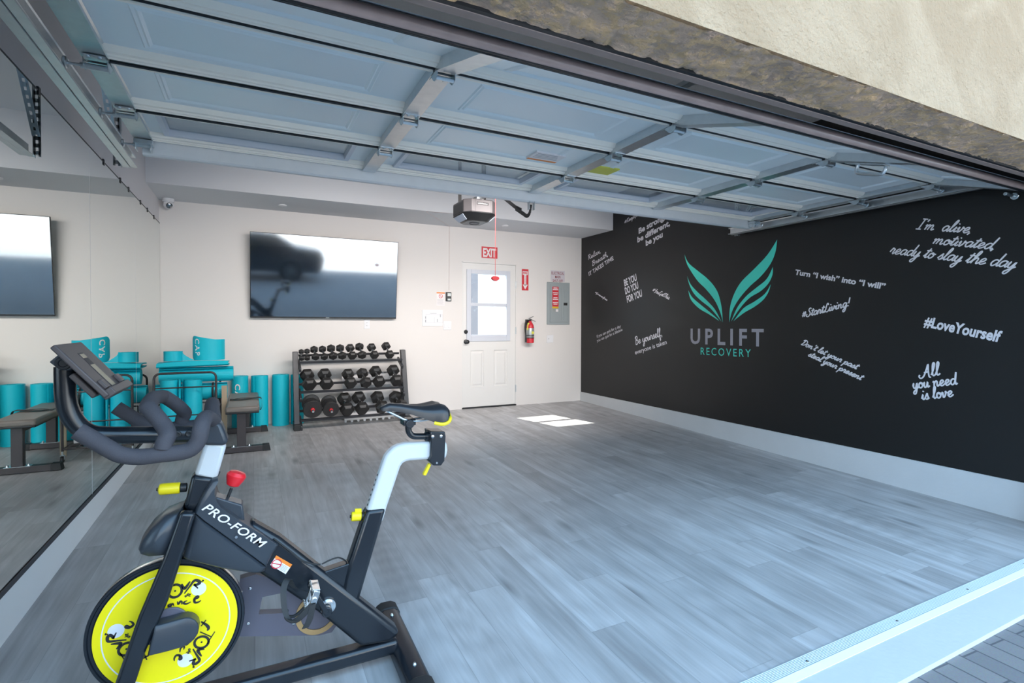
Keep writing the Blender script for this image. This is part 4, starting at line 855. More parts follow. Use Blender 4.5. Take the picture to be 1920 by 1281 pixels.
op = Vector((2*hubp.x-pa.x, -4.735, 2*hubp.z-pa.z)); b = MB(); b.bar((hubp.x,-4.73,hubp.z),op,0.016,0.026,up=(0,1,0)); obj('crank_arm', b, 'bike_black', bk, bevel=0.003)
def turn(mb, c, a):
    mb.v = [(c[0]+(v[0]-c[0])*math.cos(a)-(v[2]-c[2])*math.sin(a), v[1], c[2]+(v[0]-c[0])*math.sin(a)+(v[2]-c[2])*math.cos(a)) for v in mb.v]; return mb
def pedal(c, s, ang):
    """c = spindle end at the crank, s = -1 towards the near side, ang = how far the pedal hangs round its spindle"""
    p = []
    b = MB(); b.cyl(c, c+Vector((0,s*0.105,0)), 0.008, 12)
    m = c + Vector((0,s*0.06,0))
    b.obox(m+Vector((-0.006,s*-0.03,0)), ((1,0,0),(0,1,0),(0,0,1)), (0.032,0.006,0.010)); b.obox(m+Vector((-0.006,s*0.035,0)), ((1,0,0),(0,1,0),(0,0,1)), (0.032,0.005,0.010))
    for q in (-0.036, 0.028):
        b.obox(m+Vector((q,0,0.003)), ((1,0,0.2),(0,1,0),(-0.2,0,1)), (0.003,0.036,0.012))
        for e in range(5): b.prism([m+Vector((q-0.003,-0.034+0.015*e,0.014)), m+Vector((q-0.003,-0.024+0.015*e,0.014)), m+Vector((q-0.003,-0.029+0.015*e,0.021))], (0.006,0,0))
    p.append(obj('pedal_body', turn(b,c,ang), 'steel', bk, bevel=0.001))
    pts = [m+Vector((-0.032,-0.022,0)), m+Vector((-0.060,-0.022,0.012)), m+Vector((-0.084,-0.018,0.034)), m+Vector((-0.080,-0.008,0.062)), m+Vector((-0.060,0,0.066)), m+Vector((-0.080,0.008,0.062)), m+Vector((-0.084,0.018,0.034)), m+Vector((-0.060,0.022,0.012)), m+Vector((-0.032,0.022,0))]
    b = MB(); b.tube(smooth_path(pts, 5), 0.0055, 8); obj('toe_cage', turn(b,c,ang), 'rubber', bk)
    lp = [m+Vector((-0.008,-0.045,-0.012)), m+Vector((-0.055,-0.046,-0.05)), m+Vector((-0.085,-0.03,-0.036)), m+Vector((-0.092,0,0.03)), m+Vector((-0.075,0.03,0.055)), m+Vector((-0.055,0.046,0.012)), m+Vector((-0.008,0.045,-0.012))]
    b = MB(); sp = smooth_path(lp, 5)
    b.loft([[q+Vector((-0.009,0,0.004)), q+Vector((0.009,0,-0.004)), q+Vector((0.009,0.0025,-0.004)), q+Vector((-0.009,0.0025,0.004))] for q in sp]); obj('toe_strap', b, 'rubber', bk)
    b = MB(); lp = [m+Vector((-0.006,-0.046,-0.012)), m+Vector((-0.016,-0.05,-0.055)), m+Vector((-0.030,-0.05,-0.082))]; b.loft([[q+Vector((-0.010,0,0)), q+Vector((0.010,0,0)), q+Vector((0.010,0.003,0)), q+Vector((-0.010,0.003,0))] for q in smooth_path(lp, 4)]); obj('strap_end', b, 'rubber', bk)
pedal(Vector((pa.x,-4.908,pa.z)), -1, 1.25); pedal(op+Vector((0,0.01,0)), 1, 0.2)
# main beam with its warning sticker, gusset, seat tube
b = MB(); side(b, [(0.8980,-4.8650,0.5210),(0.9880,-4.8650,0.4490),(1.1900,-4.8650,0.2390),(1.4080,-4.8650,0.0100),(1.3720,-4.8650,-0.0210),(1.2570,-4.8650,-0.0060),(1.1100,-4.8650,0.1580),(0.8970,-4.8650,0.3620)], -4.868, -4.792); obj('main_beam', b, 'bike_black', bk, bevel=0.018)
b = MB()
st = [(0.9760,-4.8700,0.3930),(1.0260,-4.8700,0.3510),(1.0050,-4.8700,0.3220),(0.9570,-4.8700,0.3640)]
b.prism(st, (0,-0.0006,0), 0)
S = [Vector(p) for p in st]; lerp = lambda a, c, t: a + (c-a)*t
b.prism([S[0], S[1], lerp(S[1],S[2],0.30), lerp(S[0],S[3],0.30)], (0,-0.0009,0), 1)
cN = (lerp(S[0],S[3],0.64)*0.74 + lerp(S[1],S[2],0.64)*0.26); b.lathe([(0.0165,0),(0.0165,0.0005),(0.0135,0.0005),(0.0135,0)], cN+Vector((0,-0.0007,0)), (0,-1,0), 24, 2, cap=False); b.obox(cN+Vector((0,-0.001,0)), ((1,0,-0.4),(0,1,0),(0.4,0,1)), (0.015,0.0002,0.0015), 2)
for i in range(5):
    a0 = lerp(S[0],S[3],0.42+0.11*i); a1 = lerp(S[1],S[2],0.42+0.11*i); b.bar(lerp(a0,a1,0.52)+Vector((0,-0.0009,0)), lerp(a0,a1,0.9)+Vector((0,-0.0009,0)), 0.0004, 0.0014, up=(0,0,1), mi=3)
obj('warning_sticker', b, ['sign_white','orange','red','grey_ink'], bk, smooth=0)
b = MB(); side(b, [(1.0490,-4.8450,0.3300),(1.1090,-4.8450,0.2910),(1.2390,-4.8450,0.3100),(1.2540,-4.8450,0.1520),(1.1930,-4.8450,0.1820)], -4.852, -4.808); obj('gusset_plate', b, 'bike_black', bk, bevel=0.004)
b = MB(); side(b, [(1.2820,-4.8600,0.4960),(1.3550,-4.8600,0.4930),(1.2550,-4.8600,0.1670),(1.2360,-4.8600,0.1540),(1.1910,-4.8600,0.1980),(1.2190,-4.8600,0.3130)], -4.862, -4.798); obj('seat_tube', b, 'bike_black', bk, bevel=0.014)
post = [(1.2740,-4.8500,0.4390),(1.2870,-4.8500,0.4960),(1.3460,-4.8500,0.6670),(1.3540,-4.8500,0.6860),(1.3660,-4.8500,0.7000),(1.3840,-4.8500,0.7150),(1.4040,-4.8500,0.7230),(1.4290,-4.8500,0.7270),(1.5270,-4.8500,0.7230),(1.5970,-4.8500,0.7190),(1.6020,-4.8500,0.6820),(1.5950,-4.8500,0.6500),(1.5270,-4.8500,0.6540),(1.4500,-4.8500,0.6580),(1.4330,-4.8500,0.6570),(1.4200,-4.8500,0.6510),(1.4110,-4.8500,0.6390),(1.3580,-4.8500,0.4890),(1.3430,-4.8500,0.4370)]
b = MB(); side(b, post, -4.854, -4.806); sp = obj('seat_post', b, 'bike_white', bk, bevel=0.012)
b = MB()
for i in range(7):
    c = lerp(Vector(post[1]), Vector(post[2]), 0.06+0.105*i); b.lathe([(0.0045,0),(0.0045,0.0012)], (c.x-0.0002, BY, c.z), (-0.95,0,0.3), 10)
obj('adjustment_hole', b, 'ink', sp)
# yellow pull knobs
def knob(c, d, nm, fin):
    c, d = Vector(c), Vector(d).normalized(); b = MB()
    b.lathe([(0.010,0),(0.0145,0.002),(0.0145,0.018),(0.011,0.022)], c, d, 18); obj(nm+'_collar', b, 'black', bk)
    b = MB(); b.lathe([(0.0165,0.020),(0.018,0.022),(0.018,0.070),(0.0165,0.076),(0.007,0.080)] if not fin else [(0.0155,0.020),(0.0175,0.022),(0.0175,0.050),(0.016,0.055),(0.007,0.056)], c, d, 22)
    if fin: b.obox(c+d*0.034+Vector((0.004,0,0.020)), (d,(0,1,0),(0,0,1)), (0.012,0.005,0.008))
    obj(nm, b, 'knob_yellow', bk, bevel=0.001); b = MB(); b.lathe([(0.006,0.078 if not fin else 0.055),(0.005,0.084 if not fin else 0.060)], c, d, 12); obj(nm+'_tip', b, 'ink', bk)
knob(((1.2860,-4.8300,0.4660)), (-1,0,0.10), 'post_knob', True)
knob(((0.7140,-4.8300,0.6520)), (-1,0,0.05), 'height_knob', False)
# saddle
b = MB(); rings = []
prof = [(1.338,0.006,0.868,0.862), (1.345,0.016,0.875,0.857), (1.372,0.022,0.884,0.855), (1.410,0.030,0.880,0.850), (1.450,0.042,0.874,0.840), (1.490,0.062,0.871,0.825), (1.525,0.080,0.874,0.812), (1.555,0.089,0.879,0.806), (1.580,0.086,0.872,0.812), (1.594,0.066,0.858,0.826), (1.600,0.03,0.850,0.838)]
for x, w, zt, zb in prof:
    r = []
    for i in range(17):
        a = PI*i/16; cy = math.cos(a); s = math.sin(a)
        dip = 0.008*math.exp(-(cy/0.18)**2) if x > 1.46 else 0
        r.append(Vector((x, BY + w*math.copysign(abs(cy)**0.75, cy), zb + (zt-zb)*(s**0.45) - dip)))
    for i in range(1, 8):
        t = i/8; r.append(Vector((x, BY - w + 2*w*t, zb + 0.012*math.sin(PI*t))))
    rings.append(r)
b.loft(rings); obj('saddle', b, 'saddle', bk, smooth=60)
b = MB()
ed = [Vector((x, BY-w*1.0-0.001, zb-0.003)) for x, w, zt, zb in prof[6:10]] + [Vector((1.602,BY,0.835))] + [Vector((x, BY+w+0.001, zb-0.003)) for x, w, zt, zb in prof[9:5:-1]]
b.tube(smooth_path(ed, 4), 0.0065, 8); obj('saddle_edge', b, 'knob_yellow', bk)
b = MB()
for s in (-1, 1): b.tube(smooth_path([(1.36,BY+s*0.012,0.857),(1.40,BY+s*0.020,0.835),(1.44,BY+s*0.024,0.815),(1.50,BY+s*0.026,0.812),(1.55,BY+s*0.04,0.822)], 5), 0.004, 8)
obj('saddle_rail', b, 'zinc', bk)
b = MB(); b.cyl((1.445,BY-0.034,0.803),(1.445,BY+0.034,0.803),0.017,16); b.obox((1.445,BY,0.808), ((1,0,0),(0,1,0),(0,0,1)), (0.024,0.028,0.012)); obj('saddle_clamp', b, 'bike_black', bk, bevel=0.003)
q = [(1.4470,-4.8300,0.8040), (1.4470,-4.8300,0.7750), (1.4530,-4.8300,0.7600), (1.4640,-4.8300,0.7500), (1.4810,-4.8300,0.7460), (1.5200,-4.8300,0.7430)]
b = MB(); b.tube(smooth_path([(1.445,BY,0.806)]+q, 4), 0.0125, 14); b.cyl((1.5140,-4.8300,0.7440), (1.5910,-4.8300,0.7390), 0.0175, 18); obj('saddle_stem', b, 'bike_black', bk)
cl = [(1.5220,-4.8650,0.7690),(1.5830,-4.8650,0.7630),(1.5860,-4.8650,0.7440),(1.5810,-4.8650,0.6470),(1.5670,-4.8650,0.6300),(1.5350,-4.8650,0.6340),(1.5170,-4.8650,0.6550),(1.5240,-4.8650,0.6730),(1.5260,-4.8650,0.7410)]
b = MB(); side(b, cl, -4.870, -4.790); obj('saddle_slide', b, 'bike_black', bk, bevel=0.004)
b = MB()
for u, v in ((811,818.5),(826.5,818)): b.lathe([(0.006,0),(0.006,0.003),(0.003,0.004)], (1.5310,-4.8710,0.7490) if u == 811 else (1.5650,-4.8710,0.7470), (0,-1,0), 12)
b.lathe([(0.004,0),(0.004,0.003)], (1.5480,-4.8710,0.6440), (0,-1,0), 10); obj('slide_bolt', b, 'steel', bk)
b = MB(); b.prism([(1.5250,-4.8500,0.6400),(1.5330,-4.8500,0.6330),(1.5120,-4.8500,0.5930),(1.5010,-4.8500,0.5950),(1.5030,-4.8500,0.6030)], (0,0.018,0)); obj('slide_lever', b, 'knob_yellow', bk, bevel=0.002)
# head: shroud, white post, head block, resistance knob
sh = [(397,900),(408,896)]
up = [(0.7860,-4.8850,0.6810),(0.8030,-4.8850,0.6840),(0.7920,-4.8850,0.6600),(0.7910,-4.8850,0.6390),(0.7970,-4.8850,0.6160),(0.8090,-4.8850,0.5920),(0.8360,-4.8850,0.5660),(0.8710,-4.8850,0.5340),(0.9300,-4.8850,0.4810),(0.9840,-4.8850,0.4310),(0.9640,-4.8850,0.4010),(0.9460,-4.8850,0.3640),(0.8350,-4.8850,0.4790),(0.7610,-4.8850,0.5540),(0.7370,-4.8850,0.5820),(0.7580,-4.8850,0.6340)]
lo = [(0.7370,-4.8850,0.5820),(0.7610,-4.8850,0.5540),(0.8350,-4.8850,0.4790),(0.9460,-4.8850,0.3640),(0.9390,-4.8850,0.3510),(0.9260,-4.8850,0.3490),(0.9070,-4.8850,0.3530),(0.8140,-4.8850,0.3880),(0.7090,-4.8850,0.4410),(0.7060,-4.8850,0.4500)]
U = [Vector(p) for p in up]; Lw = [Vector(p) for p in lo]
def slices(poly, ys):
    c = sum(poly, Vector())/len(poly); return [[Vector((c.x+(p.x-c.x)*k, y, c.z+(p.z-c.z)*k)) for p in poly] for y, k in ys]
b = MB(); b.loft(slices(U, [(BY-0.060,0.93),(BY-0.056,0.97),(BY-0.046,1.0),(BY+0.046,1.0),(BY+0.056,0.97),(BY+0.060,0.93)])); obj('body_shroud', b, 'bike_plastic', bk, smooth=40)
b = MB(); b.loft(slices(Lw, [(BY-0.066,0.86),(BY-0.060,0.95),(BY-0.050,1.0),(BY+0.050,1.0),(BY+0.060,0.95),(BY+0.066,0.86)])); obj('lower_shroud', b, 'bike_plastic', bk, smooth=50)
b = MB(); b.lathe([(0.005,0),(0.0045,0.003)], (0.8560,-4.8970,0.4880), (0,-1,0), 12); obj('shroud_screw', b, 'steel', bk)
b = MB(); A0 = Vector((0.7580,-4.8940,0.5930)); A1 = Vector((0.9310,-4.8940,0.4340))
write(b, 'PRO-FORM', A0, A1, 0.026, (0,-1,0), bold=0.014, spacing=1.08, shear=0.25); obj('lettering', b, 'sign_white', bk, smooth=0)
b = MB(); side(b, [(0.7860,-4.8600,0.6220),(0.8740,-4.8600,0.5790),(0.8800,-4.8600,0.5220),(0.8690,-4.8600,0.5200),(0.8040,-4.8600,0.5810)], -4.862, -4.800); obj('brake_box', b, 'bike_plastic', bk, bevel=0.005)
b = MB(); k0, k1 = Vector((0.8280,-4.8300,0.5960)), Vector((0.8410,-4.8300,0.6320)); dk = (k1-k0).normalized(); b.cyl(k0, k1, 0.005, 12); obj('brake_stem', b, 'black', bk)
b = MB(); b.lathe([(0.012,0),(0.020,0.004),(0.030,0.030),(0.031,0.038),(0.024,0.048),(0.010,0.052)], k0+dk*0.045, dk, 20); obj('resistance_knob', b, 'knob_red', bk)
b = MB(); side(b, [(0.7300,-4.8600,0.6990),(0.8030,-4.8600,0.6780),(0.7380,-4.8600,0.5700),(0.7060,-4.8600,0.5930)], -4.866, -4.794); obj('head_tube', b, 'bike_black', bk, bevel=0.012)
b = MB(); side(b, [(0.7670,-4.8550,0.8020),(0.8280,-4.8550,0.7850),(0.7980,-4.8550,0.6670),(0.7340,-4.8550,0.6920)], -4.858, -4.802); obj('handlebar_post', b, 'bike_white', bk, bevel=0.012)
b = MB(); side(b, [(0.7740,-4.8620,0.8650),(0.8120,-4.8620,0.8640),(0.8320,-4.8620,0.8020),(0.8270,-4.8620,0.7830),(0.7620,-4.8620,0.7900),(0.7540,-4.8620,0.8270)], -4.868, -4.792); obj('head_block', b, 'bike_plastic', bk, bevel=0.012)
b = MB(); b.tube(smooth_path([(0.4050,-4.8300,1.0560),(0.4050,-4.8300,1.0130),(0.4060,-4.8300,0.9690),(0.4110,-4.8300,0.9320),(0.4230,-4.8300,0.8980),(0.4420,-4.8300,0.8690),(0.4670,-4.8300,0.8500),(0.5040,-4.8300,0.8420),(0.5710,-4.8300,0.8360),(0.6690,-4.8300,0.8290),(0.7730,-4.8300,0.8210)], 4), 0.0265, 20); obj('console_tube', b, 'bike_black', bk, smooth=60)
for p in [(0.6910,-4.8570,0.8320),(0.7220,-4.8570,0.8310)]: obj('tube_bolt', MB().lathe([(0.011,0),(0.010,0.003),(0.007,0.004),(0.004,0.002)], p, (0,-1,0), 14), 'black', bk)
hb = []
def mir(pts): return [Vector((p[0], 2*BY-p[1], p[2])) for p in pts]
near = [(0.7890,-4.8400,0.8650),(0.7810,-4.9200,0.8880),(0.7780,-4.9800,0.8990),(0.7730,-5.0300,0.8930),(0.7690,-5.0500,0.8720),(0.7630,-5.0500,0.8440),(0.7450,-5.0500,0.8210),(0.7150,-5.0500,0.8140),(0.6700,-5.0500,0.8130),(0.6220,-5.0500,0.8120),(0.5810,-5.0500,0.8220),(0.5540,-5.0500,0.8410),(0.5250,-5.0500,0.8650),(0.4860,-5.0500,0.8970)]
b = MB(); b.tube(smooth_path(near, 4), 0.0225, 18); obj('grip', b, 'foam', bk, smooth=60)
b = MB(); b.tube(smooth_path(mir(near), 4), 0.0225, 18); obj('grip', b, 'foam', bk, smooth=60)
lpn = [(0.6770,-5.0500,0.8290),(0.6800,-5.0480,0.8460),(0.6870,-5.0400,0.8640),(0.6780,-5.0200,0.8840),(0.6580,-5.0000,0.9100),(0.6360,-4.9750,0.9330),(0.6270,-4.9500,0.9380)]
ap = Vector(lpn[-1]); b = MB(); b.tube(smooth_path(list(lpn) + [Vector((ap.x-0.004,BY,ap.z+0.0095))] + mir(lpn)[::-1], 5), 0.0225, 18); obj('inner_loop', b, 'foam', bk, smooth=60)
# console
n0, n1 = Vector((0.4150,-4.9550,1.1270)), Vector((0.5360,-4.9550,0.9790)); dd = (n1-n0); L = dd.length; dd.normalize(); nn_ = Vector((dd.z*-1, 0, dd.x))
if nn_.z < 0: nn_ = -nn_
def cb(mb, s0, s1, h0, h1, y0, y1, mi=0): mb.obox(n0 + dd*((s0+s1)/2) + nn_*((h0+h1)/2) + Vector((0,(y0+y1)/2-n0.y,0)), (dd,(0,1,0),nn_), ((s1-s0)/2,(y1-y0)/2,(h1-h0)/2), mi)
yN, yF = -4.955, -4.705
b = MB(); cb(b, 0, L, -0.016, 0.0, yN, yF); con = obj('console', b, 'console', bk, bevel=0.004)
b = MB(); cb(b, L-0.018, L+0.006, -0.018, 0.016, yN+0.008, yF-0.004); obj('tray_lip', b, 'console', con, bevel=0.003)
b = MB(); cb(b, L-0.105, L-0.022, 0.0, 0.0015, BY-0.022, BY+0.022); cb(b, 0.045, 0.06, 0.0, 0.002, BY-0.02, BY+0.02); obj('recess', b, 'cardboard', con, smooth=0)
b = MB(); cb(b, L-0.108, L-0.02, 0.0, 0.001, BY-0.028, BY-0.0225); cb(b, 0.04, 0.09, 0.0, 0.001, BY-0.024, BY+0.024); obj('slot', b, 'ink', con, smooth=0)
for ya_, yb_ in ((yN+0.012,yN+0.05),(yF-0.05,yF-0.012)): b = MB(); cb(b, L-0.05, L-0.02, 0.0, 0.010, ya_, yb_); obj('holder_foot', b, 'console', con, bevel=0.002)
b = MB(); cb(b, 0.085, L-0.02, -0.045, -0.028, BY-0.09, BY+0.02); cb(b, 0.09, 0.12, -0.03, -0.014, BY-0.07, BY+0.02); cb(b, L-0.06, L-0.03, -0.03, -0.014, BY-0.07, BY+0.02); obj('console_bracket', b, 'console', con, bevel=0.004)
b = MB(); b.prism([(0.3790,-4.8700,1.0730),(0.4070,-4.8700,1.1010),(0.4410,-4.8700,1.0640),(0.4350,-4.8700,1.0530),(0.4250,-4.8700,1.0470),(0.4030,-4.8700,1.0490)], (0,0.08,0)); obj('console_clamp', b, 'bike_plastic', bk, bevel=0.003)
b = MB(); b.lathe([(0.020,0),(0.018,0.004),(0.012,0.005),(0.010,0.002),(0.003,0.002)], (0.4120,-4.8710,1.0690), (0,-1,0), 18); obj('clamp_bolt', b, 'ink', bk)
b = MB(); b.tube(smooth_path([(0.4190,-4.8000,1.0250),(0.4210,-4.8000,0.9930),(0.4230,-4.8000,0.9600),(0.4200,-4.8000,0.9360)], 4), 0.004, 8); obj('console_cable', b, 'rubber', bk)
# wire bottle holder above the beam
b = MB(); b.tube(smooth_path([(0.9680,-4.8700,0.4520),(1.0210,-4.8750,0.4000),(1.0600,-4.8800,0.3610),(1.0980,-4.8800,0.3420),(1.1210,-4.8800,0.3370),(1.1460,-4.8800,0.3450),(1.1770,-4.8700,0.3450),(1.2020,-4.8500,0.3240),(1.2160,-4.8300,0.2970),(1.2080,-4.8100,0.2740),(1.1650,-4.8000,0.2670),(1.1300,-4.8000,0.2720),(1.1060,-4.8000,0.2910),(1.0740,-4.7900,0.3110),(1.0310,-4.7900,0.3610),(0.9790,-4.7900,0.4170)], 4), 0.0028, 8); obj('bottle_wire', b, 'rubber', bk)
b = MB()
for p in ((1.1190,-4.8840,0.3390), (1.1280,-4.8020,0.2740)): b.lathe([(0.004,0),(0.003,0.004)], p, (0,-1,0), 8)
obj('wire_clip', b, 'steel', bk)
# feet
RZ = -0.063
b = MB(); rings = []
for y in (-5.10,-4.56):
    z0 = fz(y)
    rings.append([Vector((1.424+dx, y, z0+dz)) for dx, dz in ((-0.046,0.0095),(-0.046,0.040),(-0.038,0.058),(-0.020,0.068),(0.020,0.068),(0.038,0.058),(0.046,0.040),(0.046,0.0095))])
b.loft(rings); obj('rear_stabiliser', b, 'bike_black', bk, smooth=40, bevel=0.004)
for y0, y1 in ((-5.125,-5.055),(-4.60,-4.535)):
    b = MB(); b.loft([[Vector((1.424+dx*k, y, fz(y)+dz)) for dx, dz in ((-0.050,0.0),(-0.050,0.042),(-0.041,0.062),(-0.021,0.073),(0.021,0.073),(0.041,0.062),(0.050,0.042),(0.050,0.0))] for y, k in ((y0,1),(y1,1))]); obj('foot_cap', b, 'rubber', bk, bevel=0.0095)
b = MB()
for y in (-4.99,-4.65): b.lathe([(0.008,0),(0.008,0.004),(0.004,0.0095)], (1.425,y,fz(y)+0.067), (0,0,1), 12)
obj('foot_bolt', b, 'zinc', bk)
b = MB(); b.box((0.47,-5.08,fz(-4.83)+0.012), (0.55,-4.58,fz(-4.83)+0.062)); obj('front_stabiliser', b, 'bike_black', bk, bevel=0.012)
for y0, y1 in ((-5.11,-5.04),(-4.62,-4.55)):
    b = MB(); b.box((0.462,y0,fz(y0)), (0.558,y1,fz(y0)+0.068)); obj('foot_cap', b, 'rubber', bk, bevel=0.008)
b = MB(); b.box((0.53,BY-0.034,-0.073), (1.40,BY+0.034,-0.018)); obj('base_tube', b, 'bike_black', bk, bevel=0.014)
b = MB(); b.box((0.548,BY-0.09,-0.07), (0.60,BY+0.09,-0.03)); obj('fork_crosspiece', b, 'bike_black', bk, bevel=0.008)

# ================================================================ DUMBBELL RACK
t = thing('dumbbell_rack', 'black three tier steel dumbbell rack against the back wall below the television', 'rack', (1.97,-0.3,-0.008))
for x in (1.353, 2.620):
    b = MB(); b.prism([(x-0.03,-0.505,fz(-.5)), (x-0.03,-0.435,fz(-.45)), (x-0.03,-0.215,0.865), (x-0.03,-0.285,0.865)], (0.06,0,0)); obj('upright', b, 'rack', t, bevel=0.004)
    b = MB(); b.box((x-0.028,-0.44,fz(-.4)+0.004), (x+0.028,-0.20,fz(-.2)+0.055)); b.prism([(x-0.02,-0.24,0.05), (x-0.02,-0.20,0.05), (x-0.02,-0.235,0.70), (x-0.02,-0.265,0.70)], (0.04,0,0)); obj('side_frame', b, 'rack', t, bevel=0.004)
    b = MB(); b.box((x-0.036,-0.54,fz(-.54)), (x+0.036,-0.425,fz(-.5)+0.07)); obj('foot_cap', b, 'rubber', t, bevel=0.006)
tiers = [(0.742,-0.375), (0.406,-0.455), (0.098,-0.530)]
for zt, yf_ in tiers:
    for dy, dz in ((0,0), (0.165 if zt > 0.2 else 0.205,0.075)):
        b = MB(); y, z = yf_+dy, zt+dz
        b.prism([(1.392,y-0.004,z-0.012), (1.392,y-0.012,z+0.012), (1.392,y-0.006,z+0.014), (1.392,y+0.001,z-0.006), (1.392,y+0.050,z+0.012), (1.392,y+0.048,z+0.018-0.012)], (1.193,0,0)); obj('shelf_rail', b, 'rack', t, smooth=0)
    for x in (1.396, 2.581):
        b = MB(); b.obox((x,yf_+0.085,zt-0.040), ((1,0,0),(0,0.92,0.40),(0,-0.40,0.92)), (0.012,0.125,0.022)); sb = obj('shelf_bracket', b, 'rack', t, bevel=0.004)
        b = MB(); b.lathe([(0.010,0),(0.009,0.004),(0.004,0.006)], (x,yf_-0.022,zt-0.070), (0,-1,0.3), 10); obj('bracket_bolt', b, 'steel', sb)
# ---------------------------------------------------------------- dumbbells
def hexhead(mb, c, ax, r, h, roll):
    a = Vector(ax).normalized(); u = Vector((1,0,0)); u = (u - a*u.dot(a)).normalized(); w = a.cross(u); c = Vector(c)
    def ring(k, q): return [c + a*q + r*k*(math.cos(roll+PI/3*i)*u + math.sin(roll+PI/3*i)*w) for i in range(6)]
    mb.loft([ring(0.70,-h), ring(0.74,-h), ring(1.0,-h*0.45), ring(1.0,h*0.55), ring(0.62,h)])
def mk_dumbbell(F, B, r, label, roll=0.0):
    F, B = Vector(F), Vector(B); zt = min((z for z, y in tiers), key=lambda z: abs(z+0.07-F.z))
    lift = zt + 0.0165 + (1.075 if abs(roll-PI/6) < 0.1 else 0.955)*r - F.z; F.z += lift; B.z += lift   # the head lies on the front rail
    d = (B-F).normalized(); c = (F+B)/2
    t = thing('hex_dumbbell', label, 'dumbbell', c, 'hex dumbbells on the rack')
    b = MB(); hexhead(b, F, d, r, r*0.62, roll); obj('hex_head', b, 'hex', t, smooth=0, bevel=0.003)
    b = MB(); hexhead(b, B, -d, r, r*0.62, -roll); obj('hex_head', b, 'hex', t, smooth=0, bevel=0.003)
    b = MB(); L = (B-F).length; b.lathe([(r*0.26,0),(r*0.23,L*0.3),(r*0.29,L*0.5),(r*0.23,L*0.7),(r*0.26,L)], F, d, 14); obj('handle', b, 'steel', t)
row1 = [((1.4110,-0.3850,0.8080),(1.4160,-0.2950,0.8790),.033), ((1.4720,-0.3850,0.8060),(1.4780,-0.2950,0.8780),.035), ((1.5630,-0.3850,0.8070),(1.5570,-0.2800,0.8850),.047), ((1.6590,-0.3850,0.8000),(1.6500,-0.2800,0.8830),.045), ((1.7570,-0.3850,0.8120),(1.7480,-0.2750,0.8960),.051), ((1.8610,-0.3850,0.8090),(1.8520,-0.2750,0.8940),.051), ((1.9770,-0.3850,0.8060),(1.9700,-0.2650,0.8920),.055), ((2.0920,-0.3850,0.8060),(2.0810,-0.2650,0.9000),.054), ((2.2380,-0.3850,0.8100),(2.2280,-0.2600,0.8970),.057), ((2.4240,-0.3850,0.8060),(2.4080,-0.2600,0.9040),.058)]
ords = ['first','second','third','fourth','fifth','sixth','seventh','eighth','ninth','tenth']
for i, (f, c, r) in enumerate(row1): mk_dumbbell(f, c, r, '%s black hex dumbbell on the top tier, counted from the teal mats' % ords[i] if i not in (0, 9) else ('small black hex dumbbell at the end of the top tier by the teal mats' if i == 0 else 'large black hex dumbbell alone at the door end of the top tier'), 0.0 if i in (6, 8, 9) else PI/6)
row2 = [((1.4870,-0.4650,0.5040),(1.4760,-0.3150,0.5960),.081), ((1.6740,-0.4650,0.4940),(1.6700,-0.3150,0.5880),.079), ((1.9430,-0.4650,0.4910),(1.9370,-0.3150,0.5820),.074), ((2.1180,-0.4650,0.4880),(2.1060,-0.3150,0.5850),.071), ((2.2760,-0.4650,0.4900),(2.2650,-0.3150,0.6000),.077), ((2.4890,-0.4650,0.4910),(2.4840,-0.3150,0.6020),.080)]
for i, (f, c, r) in enumerate(row2): mk_dumbbell(f, c, r, '%s black hex dumbbell on the middle tier, counted from the teal mats' % ords[i], 0.0 if i != 3 else 0.25)
row3 = [((1.8930,-0.5350,0.1890),(1.8850,-0.3750,0.2910),.084,0), ((2.0620,-0.5350,0.1820),(2.0520,-0.3750,0.2910),.083,0), ((2.2950,-0.5350,0.1950),(2.2740,-0.3750,0.2920),.084,0.2), ((2.5280,-0.5350,0.2050),(2.4960,-0.3750,0.2940),.082,0.35)]
n3 = ['black hex dumbbell on the bottom tier right beside the round plate dumbbells', 'black hex dumbbell on the bottom tier above the white foam tile edge', 'turned black hex dumbbell on the bottom tier just behind the bike saddle nose', 'turned black hex dumbbell at the door end of the bottom tier']
n3[1] = 'second black hex dumbbell after the round plate dumbbells on the bottom tier'
for i, (f, c, r, ro) in enumerate(row3): mk_dumbbell(f, c, r, n3[i], ro)
def plate_db(F, B, r, label):
    F, B = Vector(F), Vector(B); d = (B-F).normalized(); t = thing('plate_dumbbell', label, 'dumbbell', (F+B)/2, 'round plate dumbbells on the rack'); u = Vector((1,0,0)); w = d.cross(u).normalized()
    for c, s in ((F, 1), (B, -1)):
        b = MB(); b.lathe([(0.014,-0.026),(r*0.93,-0.026),(r,-0.018),(r,0.004),(r*0.86,0.008),(r*0.86,0.012),(r*0.74,0.016),(r*0.74,0.028),(0.014,0.028)], c, d*s, 36); pl = obj('weight_plate', b, 'hex', t, smooth=30)
        b = MB()
        for i in range(8): a = PI/4*i+0.3; b.lathe([(r*0.075,0),(r*0.075,0.0012)], c - d*s*0.0262 + (u*math.cos(a)+w*math.sin(a))*r*0.62, -d*s, 10)
        obj('plate_hole', b, 'ink', pl)
        b = MB(); b.lathe([(r*0.20,0),(r*0.23,0.006),(r*0.20,0.022),(r*0.14,0.026)], c - d*s*0.026, -d*s, 12); obj('collar', b, 'knob_red', t, smooth=20)
    b = MB(); L = (B-F).length; b.lathe([(0.0125,-0.09),(0.0135,-0.085),(0.0135,0.0),(0.0145,0.03),(0.0145,L-0.03),(0.0135,L),(0.0125,L+0.085)], F, d, 14); obj('bar', b, 'steel', t)
plate_db((1.5070,-0.6000,0.2350), (1.5100,-0.4150,0.2720), .102, 'larger round plate dumbbell with a red collar at the rack end by the mats')
